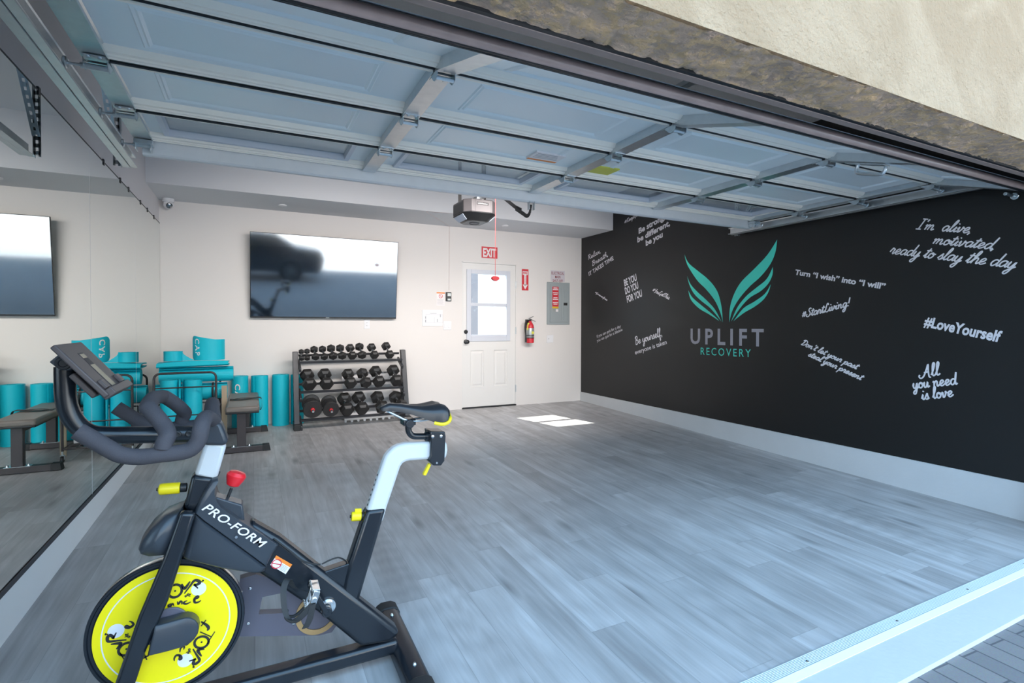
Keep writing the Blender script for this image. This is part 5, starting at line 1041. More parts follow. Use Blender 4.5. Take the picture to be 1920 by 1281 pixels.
plate_db((1.7030,-0.6000,0.2210), (1.7040,-0.4150,0.2660), .089, 'smaller round plate dumbbell with a red collar next to the hex dumbbells')
# white foam tile with interlocking edge, standing behind the rack
t0 = Vector((1.900,-0.290,fz(-.29)+0.001)); up_ = Vector((0,0.235,0.62)).normalized()
pts = []
nT = 8
for i in range(nT):
    for s, (a, h) in enumerate(((0.0,0.0),(0.30,0.0),(0.36,0.024),(0.94,0.024))): pts.append(t0 + Vector((0.605*(i+a)/nT,0,0)) + up_*(h if i % 1 == 0 else 0))
pts += [t0 + Vector((0.605,0,0)), t0 + Vector((0.605,0,0)) + up_*0.62, t0 + up_*0.62]
b = MB(); b.prism(pts, (0,-0.010,0.004)); tag(obj('foam_tile', b, 'wood_foam', smooth=0), 'white foam floor tile with toothed edge leaning on the wall behind the rack', 'foam tile')

# ================================================================ BENCH, MATS, CART
t = thing('weight_bench', 'flat grey padded weight bench on dark steel feet in front of the standing mats', 'bench', (0.80,-0.80,fz(-.8)))
px0, px1, py0, py1 = 0.676, 0.965, -1.345, -0.22
b = MB(); b.box((px0,py0,0.352), (px1,py1,0.412)); obj('pad', b, 'bench_pad', t, bevel=0.020)
b = MB(); b.box((px0+0.004,py0-0.001,0.346), (px1-0.004,py1,0.366)); obj('pad_base', b, 'black', t, bevel=0.006)
b = MB(); b.box((0.785,-1.27,0.300), (0.845,-0.40,0.348)); obj('spine', b, 'bench_frame', t, bevel=0.004)
for y, xs in ((-1.27,(0.772,0.848)), (-0.385,(0.795,0.872))):
    z = fz(y); b = MB(); b.box((xs[0],y-0.03,z+0.05), (xs[1],y+0.03,0.348)); obj('post', b, 'bench_frame', t, bevel=0.004)
    b = MB(); b.box((0.56,y-0.035,z+0.004), (1.03,y+0.035,z+0.056)); ft = obj('foot', b, 'bench_frame', t, bevel=0.004)
    for xa, xb in ((0.525,0.60),(0.99,1.06)):
        b = MB(); b.loft([[Vector((xx,y+q*0.039,z)) for q in (-1,1)] + [Vector((xx+(0.012 if xx < 0.8 and xx == xa else -0.012 if xx > 0.8 and xx == xb else 0),y+q*0.039,z+0.060)) for q in (1,-1)] for xx in (xa,xb)]); obj('foot_cap', b, 'rubber', ft, bevel=0.003)
    b = MB()
    for xx in (xs[0]-0.028, xs[1]+0.028): b.lathe([(0.011,0),(0.011,0.006),(0.007,0.012),(0.007,0.02)], (xx,y-0.005,z+0.055), (0,0,1), 10)
    b.box((xs[0]-0.045,y-0.032,z+0.052), (xs[1]+0.045,y+0.032,z+0.058)); obj('base_bolt_plate', b, 'steel' if False else 'zinc', t, smooth=30)
sp = smooth_path([(0.70,-0.80,0.417),(0.78,-0.86,0.418),(0.87,-0.84,0.418),(0.93,-0.80,0.420),(0.972,-0.79,0.420),(0.992,-0.79,0.40),(0.996,-0.80,0.34),(0.985,-0.81,0.30),(0.972,-0.82,0.295)], 4)
b = MB(); b.loft([[q+Vector((0,-0.022,0)), q+Vector((0,0.022,0)), q+Vector((0,0.022,0.005)), q+Vector((0,-0.022,0.005))] for q in sp])
sp = smooth_path([(0.70,-0.86,0.417),(0.78,-0.80,0.4225),(0.87,-0.805,0.4225),(0.95,-0.83,0.4225),(0.980,-0.84,0.415),(0.989,-0.84,0.36),(0.975,-0.83,0.298)], 4)
b.loft([[q+Vector((0,-0.014,0)), q+Vector((0,0.014,0)), q+Vector((0,0.014,0.0035)), q+Vector((0,-0.014,0.0035))] for q in sp]); tag(obj('resistance_strap', b, 'rubber'), 'black cloth strap looped over the bench pad and hanging off its edge', 'strap')

def spiral_mat(c, axis, L, r1, turns, gap, a_end, flap=None, th=0.011, start_dir=(1,0,0)):
    """a rolled mat: a spiral sheet swept along axis; a_end = angle where its outer edge ends; flap = straight tail length"""
    mb = MB(); a = Vector(axis).normalized(); u = Vector(start_dir); u = (u-a*u.dot(a)).normalized(); w = a.cross(u); c = Vector(c)
    n = int(26*turns); out = []; inn = []
    for i in range(n+1):
        f = i/n; ang = a_end - 2*PI*turns*(1-f); r = r1 - gap*turns*(1-f)
        e = u*math.cos(ang) + w*math.sin(ang); out.append(c + e*r); inn.append(c + e*(r-th))
    if flap:
        d = (out[-1]-out[-2]).normalized()
        for k in range(1, 7):
            q = flap*k/6; out.append(out[n]+d*q); inn.append(inn[n]+d*q)
    rings = [[o, o+a*L, p+a*L, p] for o, p in zip(out, inn)]
    mb.loft(rings); return mb
def on_roll(mb, s, c, r, ang0, z0, z1, width, mi=0):
    """letters running down a standing roll, wrapped on its surface; ang0 = angle of the text's centre line"""
    vs, fs = type_mesh(s, bold=0.02, spacing=1.25); x0 = min(v[0] for v in vs); x1 = max(v[0] for v in vs); P = []
    for x, y in vs:
        z = z0 + (z1-z0)*(x-x0)/(x1-x0); a = ang0 + (y/CAP-0.5)*width/r
        P.append(Vector((c[0]+r*math.cos(a), c[1]+r*math.sin(a), z)))
    mb.add(P, fs, mi)
def std_roll(x, y, z0, z1, r, a_end, label, turns=3.2, text=None, gap=0.019, group='standing teal mats by the wall'):
    o = obj('exercise_mat', spiral_mat((x,y,z0), (0,0,1), z1-z0, r, turns, gap, a_end), 'teal', smooth=40); tag(o, label, 'mat', group)
    if text:
        b = MB(); on_roll(b, 'CAP', (x,y), r+0.0012, *text); obj('lettering', b, 'sign_white', o, smooth=0)
    return o
std_roll(0.772,-0.106,fz(-.2)+0.002,0.592,0.097,2.2,'rolled teal mat with white letters standing behind the bench pad', text=(-1.75,0.51,0.29,0.052))
std_roll(0.985,-0.106,fz(-.2)+0.002,0.588,0.097,-2.35,'rolled teal mat with a loose outer flap standing behind the bench')
std_roll(1.198,-0.108,fz(-.2)+0.002,0.592,0.101,1.0,'rolled teal mat standing between the bench and the dumbbell rack')
std_roll(1.380,-0.090,fz(-.2)+0.002,0.582,0.078,0.5,'rolled teal mat half hidden behind the end of the dumbbell rack', turns=2.6)
# cart of dark wire on casters
X0, X1, YF, YB = 0.090, 0.590, -1.040, -0.30
CB = 0.075
t = thing('mat_cart', 'dark wire mat cart on casters full of teal mats in the corner', 'cart', ((X0+X1)/2,(YF+YB)/2,fz(-.6)))
def hoop(y, ztop, nm='hoop'):
    b = MB(); r = 0.05
    pts = [(X0,y,CB), (X0,y,ztop-r)] + [(X0+r-r*math.cos(a),y,ztop-r+r*math.sin(a)) for a in (PI/8,PI/4,3*PI/8)] + [(X0+r,y,ztop), (X1-r,y,ztop)] + [(X1-r+r*math.sin(a),y,ztop-r+r*math.cos(a)) for a in (PI/8,PI/4,3*PI/8)] + [(X1,y,ztop-r), (X1,y,CB)]
    b.tube(pts, 0.0105, 12); return obj(nm, b, 'cart', t)
hoop(YF, 0.722); hoop(YB, 0.66)
for y, zs in ((YF,(0.585,0.320,0.090)), (YB,(0.50,0.090))):
    for z in zs:
        b = MB(); b.tube([(X0,y,z),(X1,y,z)], 0.0065, 8); obj('cross_rail', b, 'cart', t)
for x in (X0, X1):
    for z in (0.320, 0.090):
        b = MB(); b.tube([(x,YF,z),(x,YB,z)], 0.0065, 8); obj('side_rail', b, 'cart', t)
for i in range(5):
    x = X0 + (X1-X0)*(i+1)/6; b = MB(); b.tube([(x,YF,0.086),(x,YB,0.086)], 0.004, 6); obj('floor_wire', b, 'cart', t)
for y, z in ((-0.78,0.400),(-0.52,0.400)):
    b = MB(); b.tube([(X0,y,z),(X1+0.02,y,z)], 0.0065, 8); b.tube([(X0,y,z),(X0,y,0.32)], 0.0065, 8); b.tube([(X1,y,z),(X1,y,0.32)], 0.0065, 8); obj('shelf_rail', b, 'cart', t)
for x in (X0, X1):
    for y in (YF, YB):
        z = fz(y); b = MB(); b.lathe([(0.008,-0.011),(0.026,-0.011),(0.028,-0.008),(0.028,0.008),(0.026,0.011),(0.008,0.011)], (x,y,z+0.0285), (1,0,0), 18); cs = obj('caster', b, 'rubber', t)
        b = MB(); b.cyl((x,y,z+0.06),(x,y,CB+0.01),0.007,10); b.box((x-0.016,y-0.014,z+0.028),(x-0.013,y+0.014,z+0.064)); b.box((x+0.013,y-0.014,z+0.028),(x+0.016,y+0.014,z+0.064)); b.box((x-0.016,y-0.014,z+0.06),(x+0.016,y+0.014,z+0.066)); obj('caster_fork', b, 'zinc', cs, bevel=0.001)
G = 'teal mats on the wire cart'
std_roll(0.196,-0.928,0.092,0.652,0.086,0.62,'rolled teal mat standing in the cart on the mirror side', group=G)
std_roll(0.386,-0.928,0.092,0.648,0.090,2.9,'rolled teal mat standing in the cart on the bench side', group=G)
b = MB(); b.loft([[Vector((0.286+0.010*math.cos(a)*k, -0.985+0.028*math.sin(a)*k, z)) for a in [2*PI*i/14 for i in range(14)]] for z, k in ((0.092,1),(0.62,1),(0.642,0.9),(0.652,0.55),(0.655,0.2))]); tag(obj('exercise_mat', b, 'teal', smooth=50), 'thin folded teal mat squeezed between the two standing mats in the cart', 'mat', G)
o = obj('exercise_mat', spiral_mat((0.035,-0.655,0.496), (1,0,0), 0.635, 0.088, 3.2, 0.019, 1.4, start_dir=(0,1,0)), 'teal', smooth=40); tag(o, 'rolled teal mat lying across the cart beneath the larger lying roll', 'mat', G)
b = MB(); b.loft([[Vector((x,-0.655+0.0905*math.cos(a),0.496+0.0905*math.sin(a))) for a in [2*PI*i/28 for i in range(28)]] for x in (0.535,0.553)], caps=False); b.tube(smooth_path([(0.545,-0.745,0.53),(0.548,-0.765,0.44),(0.545,-0.76,0.36)],4),0.006,6); b.tube(smooth_path([(0.548,-0.765,0.36),(0.56,-0.77,0.45),(0.565,-0.745,0.52)],4),0.004,6); obj('carry_strap', b, 'rubber', o)
o = obj('exercise_mat', spiral_mat((0.082,-0.655,0.668), (1,0,0), 0.645, 0.083, 3.0, 0.019, 2.1, start_dir=(0,1,0)), 'teal', smooth=40); tag(o, 'large rolled teal mat lying across the top of the cart', 'mat', G)
# mat folded flat on top, with a raised lip
b = MB(); rings = []
for i in range(13):
    f = i/12; x = 0.070 + 0.615*f; lift = 0.012 + 0.016*math.sin(PI*f*1.0) 
    rings.append([Vector((x,-0.76,0.752+0.012*f)), Vector((x,-0.60,0.7535)), Vector((x,-0.44,0.7535)), Vector((x,-0.44,0.768)), Vector((x,-0.60,0.768)), Vector((x,-0.755,0.760+0.012*f+lift*0.2)), Vector((x,-0.735,0.772+lift+0.010*f)), Vector((x,-0.60,0.786+lift*0.4)), Vector((x,-0.44,0.782)), Vector((x,-0.44,0.794)), Vector((x,-0.60,0.798+lift*0.4)), Vector((x,-0.75,0.784+lift+0.010*f)), Vector((x,-0.778,0.766+0.012*f))])
b.loft(rings); tag(obj('exercise_mat', b, 'teal', smooth=40), 'teal mat folded flat on top of the lying roll', 'mat', G)
# upright coil and the standing curved sheet
o = obj('exercise_mat', spiral_mat((0.187,-0.600,0.812), (0,0,1), 0.098, 0.088, 3.2, 0.019, 0.25), 'teal', smooth=40)
tag(o, 'short coiled teal mat standing upright on the folded mat in the corner', 'mat', G)
b = MB(); rings = []
for i in range(10):
    f = i/9; x = 0.272 + 0.110*f; zt = 0.895 - 0.085*f**0.7
    y = -0.615 + 0.02*f; rings.append([Vector((x,y,0.812)), Vector((x,y,zt)), Vector((x,y+0.011,zt)), Vector((x,y+0.011,0.812))])
b.loft(rings); obj('loose_tail', b, 'teal', o, smooth=40)
b = MB(); outer = []; cx, cy, R_ = 0.500, -0.500, 0.150
rings = []
for i in range(25):
    f = i/24; a = PI*1.06 + f*PI*0.86; zt = 1.072 - 0.045*min(1, f*1.5)
    cr = 0.045*max(0, 1-f/0.14)**2; z0 = 0.812
    o1 = Vector((cx+R_*math.cos(a), cy+R_*math.sin(a)*0.85, 0)); i1 = Vector((cx+(R_-0.011)*math.cos(a), cy+(R_-0.011)*math.sin(a)*0.85, 0))
    rings.append([o1+Vector((0,0,z0+cr)), o1+Vector((0,0,zt-cr)), i1+Vector((0,0,zt-cr)), i1+Vector((0,0,z0+cr))])
b.loft(rings); o = obj('exercise_mat', b, 'teal', smooth=50); tag(o, 'curved teal mat with white letters standing on top of the cart pile', 'mat', G)
b = MB(); vs, fs = type_mesh('CAP', bold=0.02, spacing=1.25); x0 = min(v[0] for v in vs); x1 = max(v[0] for v in vs); P = []
for x, y in vs:
    z = 1.035 - 0.175*(x-x0)/(x1-x0); a = PI*1.26 + (y/CAP-0.5)*0.052/R_ + 0.05*(x-x0)/(x1-x0); P.append(Vector((cx+(R_+0.0015)*math.cos(a), cy+(R_+0.0015)*math.sin(a)*0.85, z)))
b.add(P, fs); obj('lettering', b, 'sign_white', o, smooth=0)
# orange and white box and cardboard in the cart
t = thing('snack_box', 'orange and white box standing low inside the mat cart', 'box', (0.53,-0.72,0.092))
b = MB(); b.box((0.475,-0.80,0.0925), (0.572,-0.755,0.375)); obj('carton', b, 'sign_white', t, bevel=0.003)
b = MB(); b.box((0.473,-0.8015,0.20), (0.574,-0.7995,0.35)); b.box((0.5715,-0.801,0.20), (0.5735,-0.755,0.35)); obj('printed_front', b, 'amber', t, smooth=0)
b = MB(); b.box((0.474,-0.8025,0.355), (0.573,-0.755,0.362)); b.box((0.474,-0.8025,0.366), (0.573,-0.755,0.371)); obj('lid_band', b, 'bench_frame', t, smooth=0)
b = MB(); b.box((0.625,-0.79,fz(-.79)+0.001), (0.672,-0.775,0.56)); tag(obj('cardboard_strip', b, 'cardboard', smooth=0), 'narrow tan cardboard strip standing between the cart and the bench', 'cardboard')

# ================================================================ WALL LETTERING
# handwriting: strokes in units of the small-letter height, drawn upright and slanted when laid
HW = {
'a':(1.02,[[(.78,.82),(.5,1),(.2,.85),(.08,.45),(.25,.05),(.5,.08),(.75,.5),(.8,.95),(.78,.3),(.9,.02),(1.1,.25)]]),
'b':(.95,[[(0,.2),(.35,1.2),(.5,1.9),(.35,2.1),(.2,1.7),(.15,.4),(.35,.02),(.65,.2),(.72,.65),(.5,.95),(.62,.8),(.95,.85)]]),
'd':(1.05,[[(.78,.82),(.5,1),(.2,.85),(.08,.45),(.25,.05),(.5,.08),(.78,.6),(.9,1.6),(.92,2.1),(.82,1.2),(.82,.3),(.95,.02),(1.12,.25)]]),
'e':(.88,[[(0,.25),(.4,.45),(.65,.75),(.5,1),(.22,.85),(.12,.4),(.3,.03),(.6,.08),(.92,.35)]]),
'f':(.75,[[(0,.2),(.35,1.1),(.5,1.9),(.38,2.1),(.25,1.6),(.22,.3),(.2,-.6),(.32,-.95),(.42,-.6),(.3,.05),(.75,.25)]]),
'g':(1.0,[[(.78,.82),(.5,1),(.2,.85),(.08,.45),(.25,.05),(.5,.1),(.78,.6),(.8,.95),(.76,-.3),(.55,-.95),(.25,-.9),(.3,-.5),(1.05,.25)]]),
'h':(1.02,[[(0,.2),(.35,1.2),(.5,1.9),(.35,2.1),(.2,1.6),(.15,0),(.2,.5),(.5,.95),(.72,.8),(.74,.25),(.85,.02),(1.08,.25)]]),
'i':(.55,[[(0,.2),(.25,.95),(.2,.3),(.32,.02),(.6,.25)],[(.30,1.42),(.34,1.46),(.30,1.5),(.27,1.45)]]),
'k':(1.0,[[(0,.2),(.35,1.2),(.5,1.9),(.35,2.1),(.2,1.6),(.15,0),(.2,.45),(.55,.95),(.65,.7),(.3,.5),(.55,.35),(.75,.02),(1.05,.25)]]),
'l':(.58,[[(0,.2),(.35,1.2),(.48,1.9),(.34,2.1),(.2,1.6),(.18,.35),(.32,.02),(.62,.25)]]),
'm':(1.5,[[(0,.7),(.15,.97),(.18,0),(.22,.55),(.48,.97),(.62,.75),(.6,0),(.65,.55),(.92,.97),(1.1,.75),(1.1,.25),(1.22,.02),(1.5,.25)]]),
'n':(1.05,[[(0,.7),(.15,.97),(.18,0),(.22,.55),(.5,.97),(.68,.75),(.66,.25),(.78,.02),(1.06,.25)]]),
'o':(.88,[[(.5,.98),(.2,.85),(.08,.45),(.25,.03),(.55,.08),(.72,.5),(.55,.92),(.42,.8),(.6,.68),(.92,.8)]]),
'p':(1.0,[[(0,.4),(.2,.95),(.18,0),(.12,-1.0),(.2,.4),(.5,.97),(.75,.75),(.7,.2),(.45,.03),(.25,.15),(.5,.02),(1.02,.25)]]),
'q':(1.0,[[(.78,.82),(.5,1),(.2,.85),(.08,.45),(.25,.05),(.5,.1),(.78,.6),(.8,.95),(.74,-.6),(.85,-.95),(.95,-.5),(.82,0),(1.05,.25)]]),
'r':(.78,[[(0,.3),(.18,1.08),(.28,.92),(.55,.88),(.5,.35),(.58,.02),(.82,.25)]]),
's':(.7,[[(0,.2),(.35,.95),(.42,1.02),(.45,.7),(.55,.35),(.4,.03),(.15,.08)],[(.4,.03),(.75,.25)]]),
't':(.62,[[(0,.2),(.3,1.0),(.38,1.7),(.25,.5),(.35,.02),(.65,.25)],[(.0,1.22),(.3,1.30),(.72,1.24)]]),
'u':(1.02,[[(0,.4),(.14,.95),(.1,.35),(.25,.02),(.5,.2),(.7,.95),(.68,.3),(.8,.02),(1.05,.25)]]),
'v':(.9,[[(0,.5),(.12,.95),(.18,.5),(.25,.03),(.5,.25),(.66,.9),(.6,.98),(.62,.78),(.95,.8)]]),
'w':(1.2,[[(0,.5),(.12,.95),(.12,.3),(.25,.02),(.5,.3),(.55,.9),(.55,.3),(.7,.02),(.95,.3),(1.0,.95),(.98,.78),(1.25,.8)]]),
'x':(.9,[[(0,.8),(.2,.95),(.4,.5),(.6,.05),(.9,.25)],[(.75,.95),(.4,.5),(.08,.05)]]),
'y':(1.0,[[(0,.4),(.14,.95),(.1,.35),(.25,.03),(.5,.15),(.74,.95),(.7,-.2),(.5,-.95),(.2,-.95),(.22,-.55),(1.05,.25)]]),
'I':(.9,[[(.45,1.95),(.42,.02)],[(.05,1.95),(.85,1.95)],[(.0,.02),(.82,.02)]]),
'S':(1.1,[[(.95,1.75),(.75,2.0),(.45,1.8),(.5,1.35),(.85,.8),(.7,.15),(.3,0),(-.05,.3),(.15,.65)]]),
'L':(1.05,[[(.8,1.55),(.72,1.95),(.5,1.9),(.4,1.3),(.32,.5),(.1,.05),(-.1,.18),(.1,.35),(.45,.08),(.8,.0),(1.05,.3)]]),
'D':(1.35,[[(.45,1.9),(.4,1.0),(.3,.1)],[(.0,1.5),(.3,1.95),(.9,1.8),(1.2,1.1),(.95,.3),(.45,.02),(.1,.1)]]),
'A':(1.25,[[(-.35,.5),(-.45,.2),(-.2,-.1),(.2,.2),(.6,1.2),(.85,2.0),(.85,1.0),(.95,.0),(1.2,-.15)],[(.25,.75),(.95,.8)]]),
'B':(1.2,[[(.35,1.95),(.3,1.0),(.2,-.1)],[(.05,1.6),(.4,2.0),(.85,1.85),(.8,1.3),(.4,1.05),(.9,.95),(1.0,.4),(.6,-.05),(.2,.05)]]),
'R':(1.15,[[(.3,1.9),(.28,1.0),(.2,0)],[(.0,1.6),(.35,1.98),(.85,1.8),(.8,1.25),(.35,1.0),(.65,.6),(.8,.1),(1.15,.2)]]),
'Y':(1.1,[[(.05,1.9),(.2,1.2),(.5,1.0),(.85,1.3)],[(.95,2.0),(.8,1.0),(.55,-.1),(.3,-.3)]]),
'G':(1.1,[[(.9,1.6),(.7,1.95),(.3,1.6),(.1,.8),(.3,.1),(.65,.2),(.85,.8),(.8,-.2),(.5,-.5)]]),
'T':(1.0,[[(.0,1.75),(.35,1.95),(1.1,1.85)],[(.6,1.9),(.5,1.0),(.4,0)]]),
'K':(1.1,[[(.25,1.95),(.15,0)],[(.95,1.9),(.25,.95),(.55,.6),(.8,.02),(1.1,.2)]]),
'F':(.95,[[(.3,1.9),(.15,0)],[(.0,1.85),(.5,1.95),(.95,1.9)],[(.2,1.0),(.7,1.05)]]),
'#':(1.1,[[(.35,1.5),(.2,.2)],[(.75,1.5),(.6,.2)],[(.05,1.05),(.95,1.05)],[(.0,.6),(.9,.6)]]),
'!':(.5,[[(.3,2.0),(.25,.7)],[(.2,.1),(.24,.14),(.2,.18),(.16,.13)]]),
',':(.4,[[(.2,.12),(.16,-.02),(.05,-.3)]]), '.':(.4,[[(.18,.1),(.22,.13),(.18,.16),(.15,.12)]]),
"'":(.35,[[(.25,1.95),(.15,1.5)]]), ' ':(.6,[]),
}
XW = RW - 0.0012
def hand(mb, s, a, b_, xh, w, slant=0.35, k=4):
    """handwriting from a to b_ along the black wall; xh = small-letter height in metres, w = stroke width"""
    a, b_ = Vector(a), Vector(b_); x = 0; st = []
    for c in s:
        adv, ss = HW[c]
        for q in ss: st.append([(x+px+slant*py, py) for px, py in q])
        x += adv
    mn = min(p[0] for q in st for p in q if p[1] < 1.2); mx = max(p[0] for q in st for p in q if p[1] < 1.2)
    d = b_-a; kx = d.length/(mx-mn); d.normalize(); u = Vector((-1,0,0)).cross(d).normalized(); u = u if u.z > 0 else -u
    for q in st:
        pts = [a + d*((px-mn)*kx) + u*(py*xh) for px, py in q]; pts = smooth_path(pts, k) if len(pts) > 2 else pts
        t0 = len(mb.v); mb.tube(pts, w/2, 8)
        mb.v[t0:] = [(a[0] + (v[0]-a[0])*0.16, v[1], v[2]) for v in mb.v[t0:]]
def wall_words(label, rows, m='decal', cat='wall lettering', name='wall_lettering'):
    b = MB(); Ps = []
    for kind, s, a, c, h, kw in rows:
        a = (XW, a[1], a[2]); c = (XW, c[1], c[2])
        if kind == 'h': hand(b, s, a, c, h, **kw)
        else: write(b, s, a, c, h, (-1,0,0), **kw)
    # thin vinyl: give the letters a back so that they are solid
    return tag(obj(name, b, m, smooth=0), label, cat, 'white lettering on the black wall')
WX = 5.5203
wall_words('white script lettering about slaying the day, high on the black wall nearest the opening', [
 ('h', "I'm  alive,", (5.5200,-4.5900,1.9370), (5.5200,-4.9300,1.8500), 0.040, dict(w=0.0095)),
 ('h', "motivated,", (5.5200,-4.7060,1.8060), (5.5200,-5.0640,1.7160), 0.040, dict(w=0.0095)),
 ('h', "ready to slay the day", (5.5200,-4.4070,1.7690), (5.5200,-5.1840,1.5730), 0.043, dict(w=0.0095))])
wall_words('white bold lettering with quoted wish and will, beside the green wings', [('t', 'Turn \u201cI wish\u201d into \u201cI will\u201d', (5.5200,-3.5850,1.6700), (5.5200,-4.3740,1.4810), 0.047, dict(bold=0.035))])
wall_words('white script hashtag lettering about starting to live, rising on the black wall', [('h', '#StartLiving!', (5.5200,-3.6690,1.2550), (5.5200,-4.0950,1.3530), 0.036, dict(w=0.0105))])
wall_words('white script lettering about the past and present, sloping down on the black wall', [
 ('h', "Don't let your past", (5.5200,-3.6560,1.0060), (5.5200,-4.1600,0.8100), 0.028, dict(w=0.0095)), ('h', "steal your present", (5.5200,-3.7250,0.9020), (5.5200,-4.1980,0.7210), 0.028, dict(w=0.0095))])
wall_words('white bold condensed hashtag lettering about loving yourself', [('t', '#LoveYourself', (5.5200,-4.6500,1.1830), (5.5200,-5.1060,1.0730), 0.075, dict(bold=0.035))])
wall_words('white script lettering about needing love, low on the black wall', [
 ('h', 'All', (5.5200,-4.6290,0.7800), (5.5200,-4.7670,0.8170), 0.046, dict(w=0.011, slant=0.2)), ('h', 'you need', (5.5200,-4.5860,0.6930), (5.5200,-4.8730,0.7570), 0.042, dict(w=0.011, slant=0.2)), ('h', 'is love', (5.5200,-4.6480,0.6130), (5.5200,-4.8520,0.6660), 0.042, dict(w=0.011, slant=0.2))])
wall_words('white slab lettering about being strong and different, under the garage door edge', [
 ('t', 'Be strong,', (5.5200,-1.3500,2.4020), (5.5200,-1.8460,2.5110), 0.070, dict(bold=0.035, shear=0.15)), ('t', 'be different,', (5.5200,-1.3250,2.2890), (5.5200,-1.9310,2.4170), 0.070, dict(bold=0.035, shear=0.15)), ('t', 'be you', (5.5200,-1.4910,2.2210), (5.5200,-1.8120,2.2970), 0.070, dict(bold=0.035, shear=0.15))])
wall_words('white lettering about relaxing and taking time, nearest the back wall', [
 ('h', 'Relax,', (5.5200,-0.1940,2.1840), (5.5200,-0.5000,2.2550), 0.036, dict(w=0.010, slant=0.15)), ('h', 'Breath,', (5.5200,-0.3000,2.0820), (5.5200,-0.6820,2.1820), 0.036, dict(w=0.010, slant=0.15)), ('t', 'IT TAKES TIME', (5.5200,-0.2110,1.9350), (5.5200,-0.8160,2.1170), 0.060, dict(bold=0.02))])
wall_words('white capital lettering in three lines ending in YOU', [
 ('t', 'BE YOU', (5.5200,-1.0630,1.7220), (5.5200,-1.3200,1.7860), 0.092, dict(bold=0.03)), ('t', 'DO YOU', (5.5200,-1.0830,1.6100), (5.5200,-1.3540,1.6770), 0.092, dict(bold=0.03)), ('t', 'FOR YOU', (5.5200,-1.1220,1.4940), (5.5200,-1.4280,1.5670), 0.092, dict(bold=0.03))])
wall_words('tiny white hashtag sloping down near the back corner of the black wall', [('h', '#foreverfree', (5.5200,-0.3710,1.6660), (5.5200,-0.6680,1.5350), 0.016, dict(w=0.006))])
wall_words('white script hashtag sloping down beside the green wings', [('h', '#YouGotThis', (5.5200,-1.6230,1.6210), (5.5200,-1.9210,1.5010), 0.028, dict(w=0.008))])
wall_words('small white two line lettering about quitting for a day', [('t', 'If you can quit for a day', (5.5200,-0.4220,0.9920), (5.5200,-0.9870,1.1540), 0.042, dict(shear=0.1)), ('t', 'you can quit for a lifetime', (5.5200,-0.4280,0.9290), (5.5200,-1.0240,1.1060), 0.042, dict(shear=0.1))])
wall_words('white lettering about being yourself, below the three YOU lines', [('h', 'Be yourself,', (5.5200,-1.3070,0.9230), (5.5200,-1.8040,1.0490), 0.052, dict(w=0.011, slant=0.1)), ('t', 'everyone is taken', (5.5200,-1.2950,0.7880), (5.5200,-1.8900,0.9520), 0.056, dict(bold=0.01))])
wall_words('small white hashtag partly cut off by the lifted garage door', [('h', '#KeepGoing', (5.5200,-1.0560,2.5870), (5.5200,-1.4460,2.6670), 0.028, dict(w=0.008))])
# the wings with two lines of capitals
LC = Vector((5.5200,-2.7980,1.4750))
lg = thing('wing_logo', 'green pair of wings above grey and green capitals in the middle of the black wall', 'wall logo', (WX,LC.y,LC.z))
def wing(name, feathers):
    b = MB()
    for up_, dn in feathers:
        A_ = smooth_path([(XW,p[1],p[2]) for p in up_], 6); B_ = smooth_path([(XW,p[1],p[2]) for p in dn], 6); n = 30
        def res(P, f):
            Ls = [0]
            for i in range(1, len(P)): Ls.append(Ls[-1]+(P[i]-P[i-1]).length)
            s = f*Ls[-1]
            for i in range(1, len(P)):
                if Ls[i] >= s-1e-9: return P[i-1].lerp(P[i], (s-Ls[i-1])/max(1e-9, Ls[i]-Ls[i-1]))
            return P[-1]
        rows = [(res(A_, i/n), res(B_, i/n)) for i in range(n+1)]
        b.loft([[p, q] for p, q in rows], caps=False, closed=False)
    obj(name, b, 'decal_teal', lg, smooth=0)
wing('wing', [
 ([(5.5200,-2.1740,2.0290),(5.5200,-2.2380,1.9220),(5.5200,-2.3790,1.8170),(5.5200,-2.5080,1.7270),(5.5200,-2.6080,1.6380),(5.5200,-2.6820,1.5330),(5.5200,-2.7290,1.3790),(5.5200,-2.7450,1.2160)], [(5.5200,-2.1740,2.0290),(5.5200,-2.2000,1.9450),(5.5200,-2.2450,1.8640),(5.5200,-2.3800,1.7000),(5.5200,-2.5080,1.5930),(5.5200,-2.6340,1.4600),(5.5200,-2.7120,1.3230),(5.5200,-2.7450,1.2160)]),
 ([(5.5200,-2.2190,1.7680),(5.5200,-2.2740,1.6670),(5.5200,-2.3810,1.5700),(5.5200,-2.5100,1.4740),(5.5200,-2.6350,1.3630),(5.5200,-2.7270,1.2260)], [(5.5200,-2.2190,1.7680),(5.5200,-2.2580,1.6560),(5.5200,-2.3290,1.5530),(5.5200,-2.4340,1.4680),(5.5200,-2.5610,1.3850),(5.5200,-2.6600,1.2950),(5.5200,-2.7270,1.2260)]),
 ([(5.5200,-2.2400,1.5980),(5.5200,-2.3000,1.5140),(5.5200,-2.4350,1.4180),(5.5200,-2.5620,1.3350),(5.5200,-2.6600,1.2660),(5.5200,-2.6960,1.2320)], [(5.5200,-2.2400,1.5980),(5.5200,-2.2590,1.5240),(5.5200,-2.3010,1.4630),(5.5200,-2.4070,1.3790),(5.5200,-2.5370,1.3160),(5.5200,-2.6330,1.2680),(5.5200,-2.6960,1.2320)])])
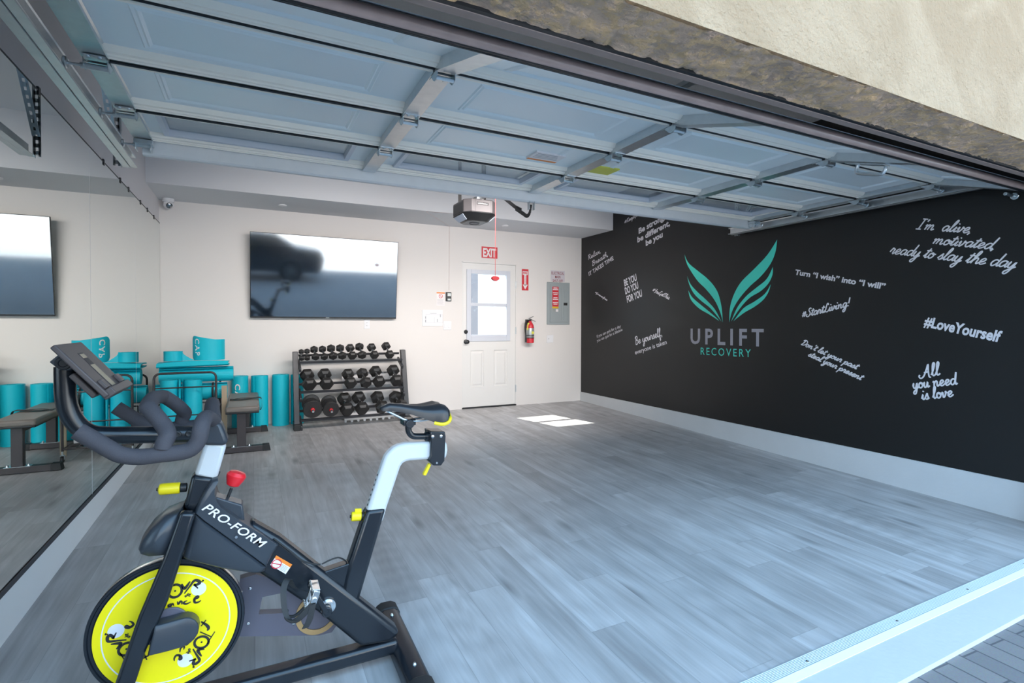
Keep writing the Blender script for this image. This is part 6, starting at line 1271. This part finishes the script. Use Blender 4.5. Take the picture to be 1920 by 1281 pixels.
wing('wing', [
 ([(5.5200,-3.3980,2.0270),(5.5200,-3.2900,1.8900),(5.5200,-3.1390,1.7640),(5.5200,-2.9800,1.6410),(5.5200,-2.8860,1.5070),(5.5200,-2.8390,1.3680),(5.5200,-2.8330,1.2160)], [(5.5200,-3.3980,2.0270),(5.5200,-3.3800,1.9060),(5.5200,-3.3240,1.7930),(5.5200,-3.2170,1.6810),(5.5200,-3.0840,1.5850),(5.5200,-2.9570,1.4650),(5.5200,-2.8700,1.3380),(5.5200,-2.8330,1.2160)]),
 ([(5.5200,-3.3530,1.7640),(5.5200,-3.2860,1.6500),(5.5200,-3.1670,1.5700),(5.5200,-3.0440,1.4880),(5.5200,-2.9350,1.3740),(5.5200,-2.8570,1.2260)], [(5.5200,-3.3530,1.7640),(5.5200,-3.3500,1.6880),(5.5200,-3.3060,1.6050),(5.5200,-3.2180,1.5320),(5.5200,-3.0850,1.4680),(5.5200,-2.9690,1.3640),(5.5200,-2.8570,1.2260)]),
 ([(5.5200,-3.3320,1.5950),(5.5200,-3.2680,1.5040),(5.5200,-3.1470,1.4300),(5.5200,-3.0120,1.3630),(5.5200,-2.8880,1.2310)], [(5.5200,-3.3320,1.5950),(5.5200,-3.3070,1.5190),(5.5200,-3.2490,1.4430),(5.5200,-3.1480,1.3760),(5.5200,-3.0230,1.3170),(5.5200,-2.8880,1.2310)])])
b = MB(); p, q = (5.5200,-2.2790,0.9720), (5.5200,-3.2580,0.9760); write(b, 'UPLIFT', (XW,p[1],p[2]), (XW,q[1],q[2]), 0.171, (-1,0,0), bold=0.025, spacing=1.5); obj('grey_capitals', b, 'decal_grey', lg, smooth=0)
b = MB(); p, q = (5.5200,-2.4360,0.8470), (5.5200,-3.1080,0.8550); write(b, 'RECOVERY', (XW,p[1],p[2]), (XW,q[1],q[2]), 0.083, (-1,0,0), spacing=1.35); obj('green_capitals', b, 'decal_teal', lg, smooth=0)

# ================================================================ CAR OUTSIDE, SEEN ONLY IN THE REFLECTIONS
t = thing('parked_car', 'dark car outside, seen as a reflection in the television', 'car', (0.6,-11.2,-0.15))
gz_ = -0.15
prof = [(2.85,0.45),(2.90,0.75),(2.80,0.98),(2.1,1.06),(1.5,1.42),(0.2,1.47),(-0.6,1.05),(-1.7,0.92),(-1.85,0.6),(-1.80,0.28),(2.75,0.28)]
b = MB()
def carring(y, k): return [Vector((x, y, gz_+0.3+(z-0.3)*(k if z > 1.0 else 1))) for x, z in prof]
b.loft([carring(-12.0,0.92), carring(-11.9,1.0), carring(-10.5,1.0), carring(-10.4,0.92)]); obj('body', b, 'car_paint', t, bevel=0.04)
for y in (-12.005, -10.395):
    b = MB(); b.prism([(2.0,y,gz_+1.06),(1.45,y,gz_+1.34),(0.25,y,gz_+1.38),(-0.35,y,gz_+1.06)], (0,0.01,0)); obj('side_window', b, 'car_glass', t, smooth=0)
for x in (1.95, -1.05):
    for y, s in ((-10.42,1),(-11.98,-1)):
        b = MB(); b.lathe([(0.20,-0.10),(0.32,-0.10),(0.34,-0.06),(0.34,0.04),(0.31,0.06),(0.22,0.05)], (x,y,gz_+0.34), (0,s,0), 28); w_ = obj('wheel', b, 'rubber', t)
        b = MB(); b.lathe([(0.21,0.03),(0.215,0.05),(0.19,0.05)], (x,y,gz_+0.34), (0,s,0), 28, cap=False)
        for i in range(10): a = 2*PI*i/10; b.bar((x+0.03*math.cos(a),y+s*0.045,gz_+0.34+0.03*math.sin(a)), (x+0.2*math.cos(a),y+s*0.045,gz_+0.34+0.2*math.sin(a)), 0.015, 0.025, up=(0,1,0))
        obj('rim', b, 'zinc', w_, smooth=0)
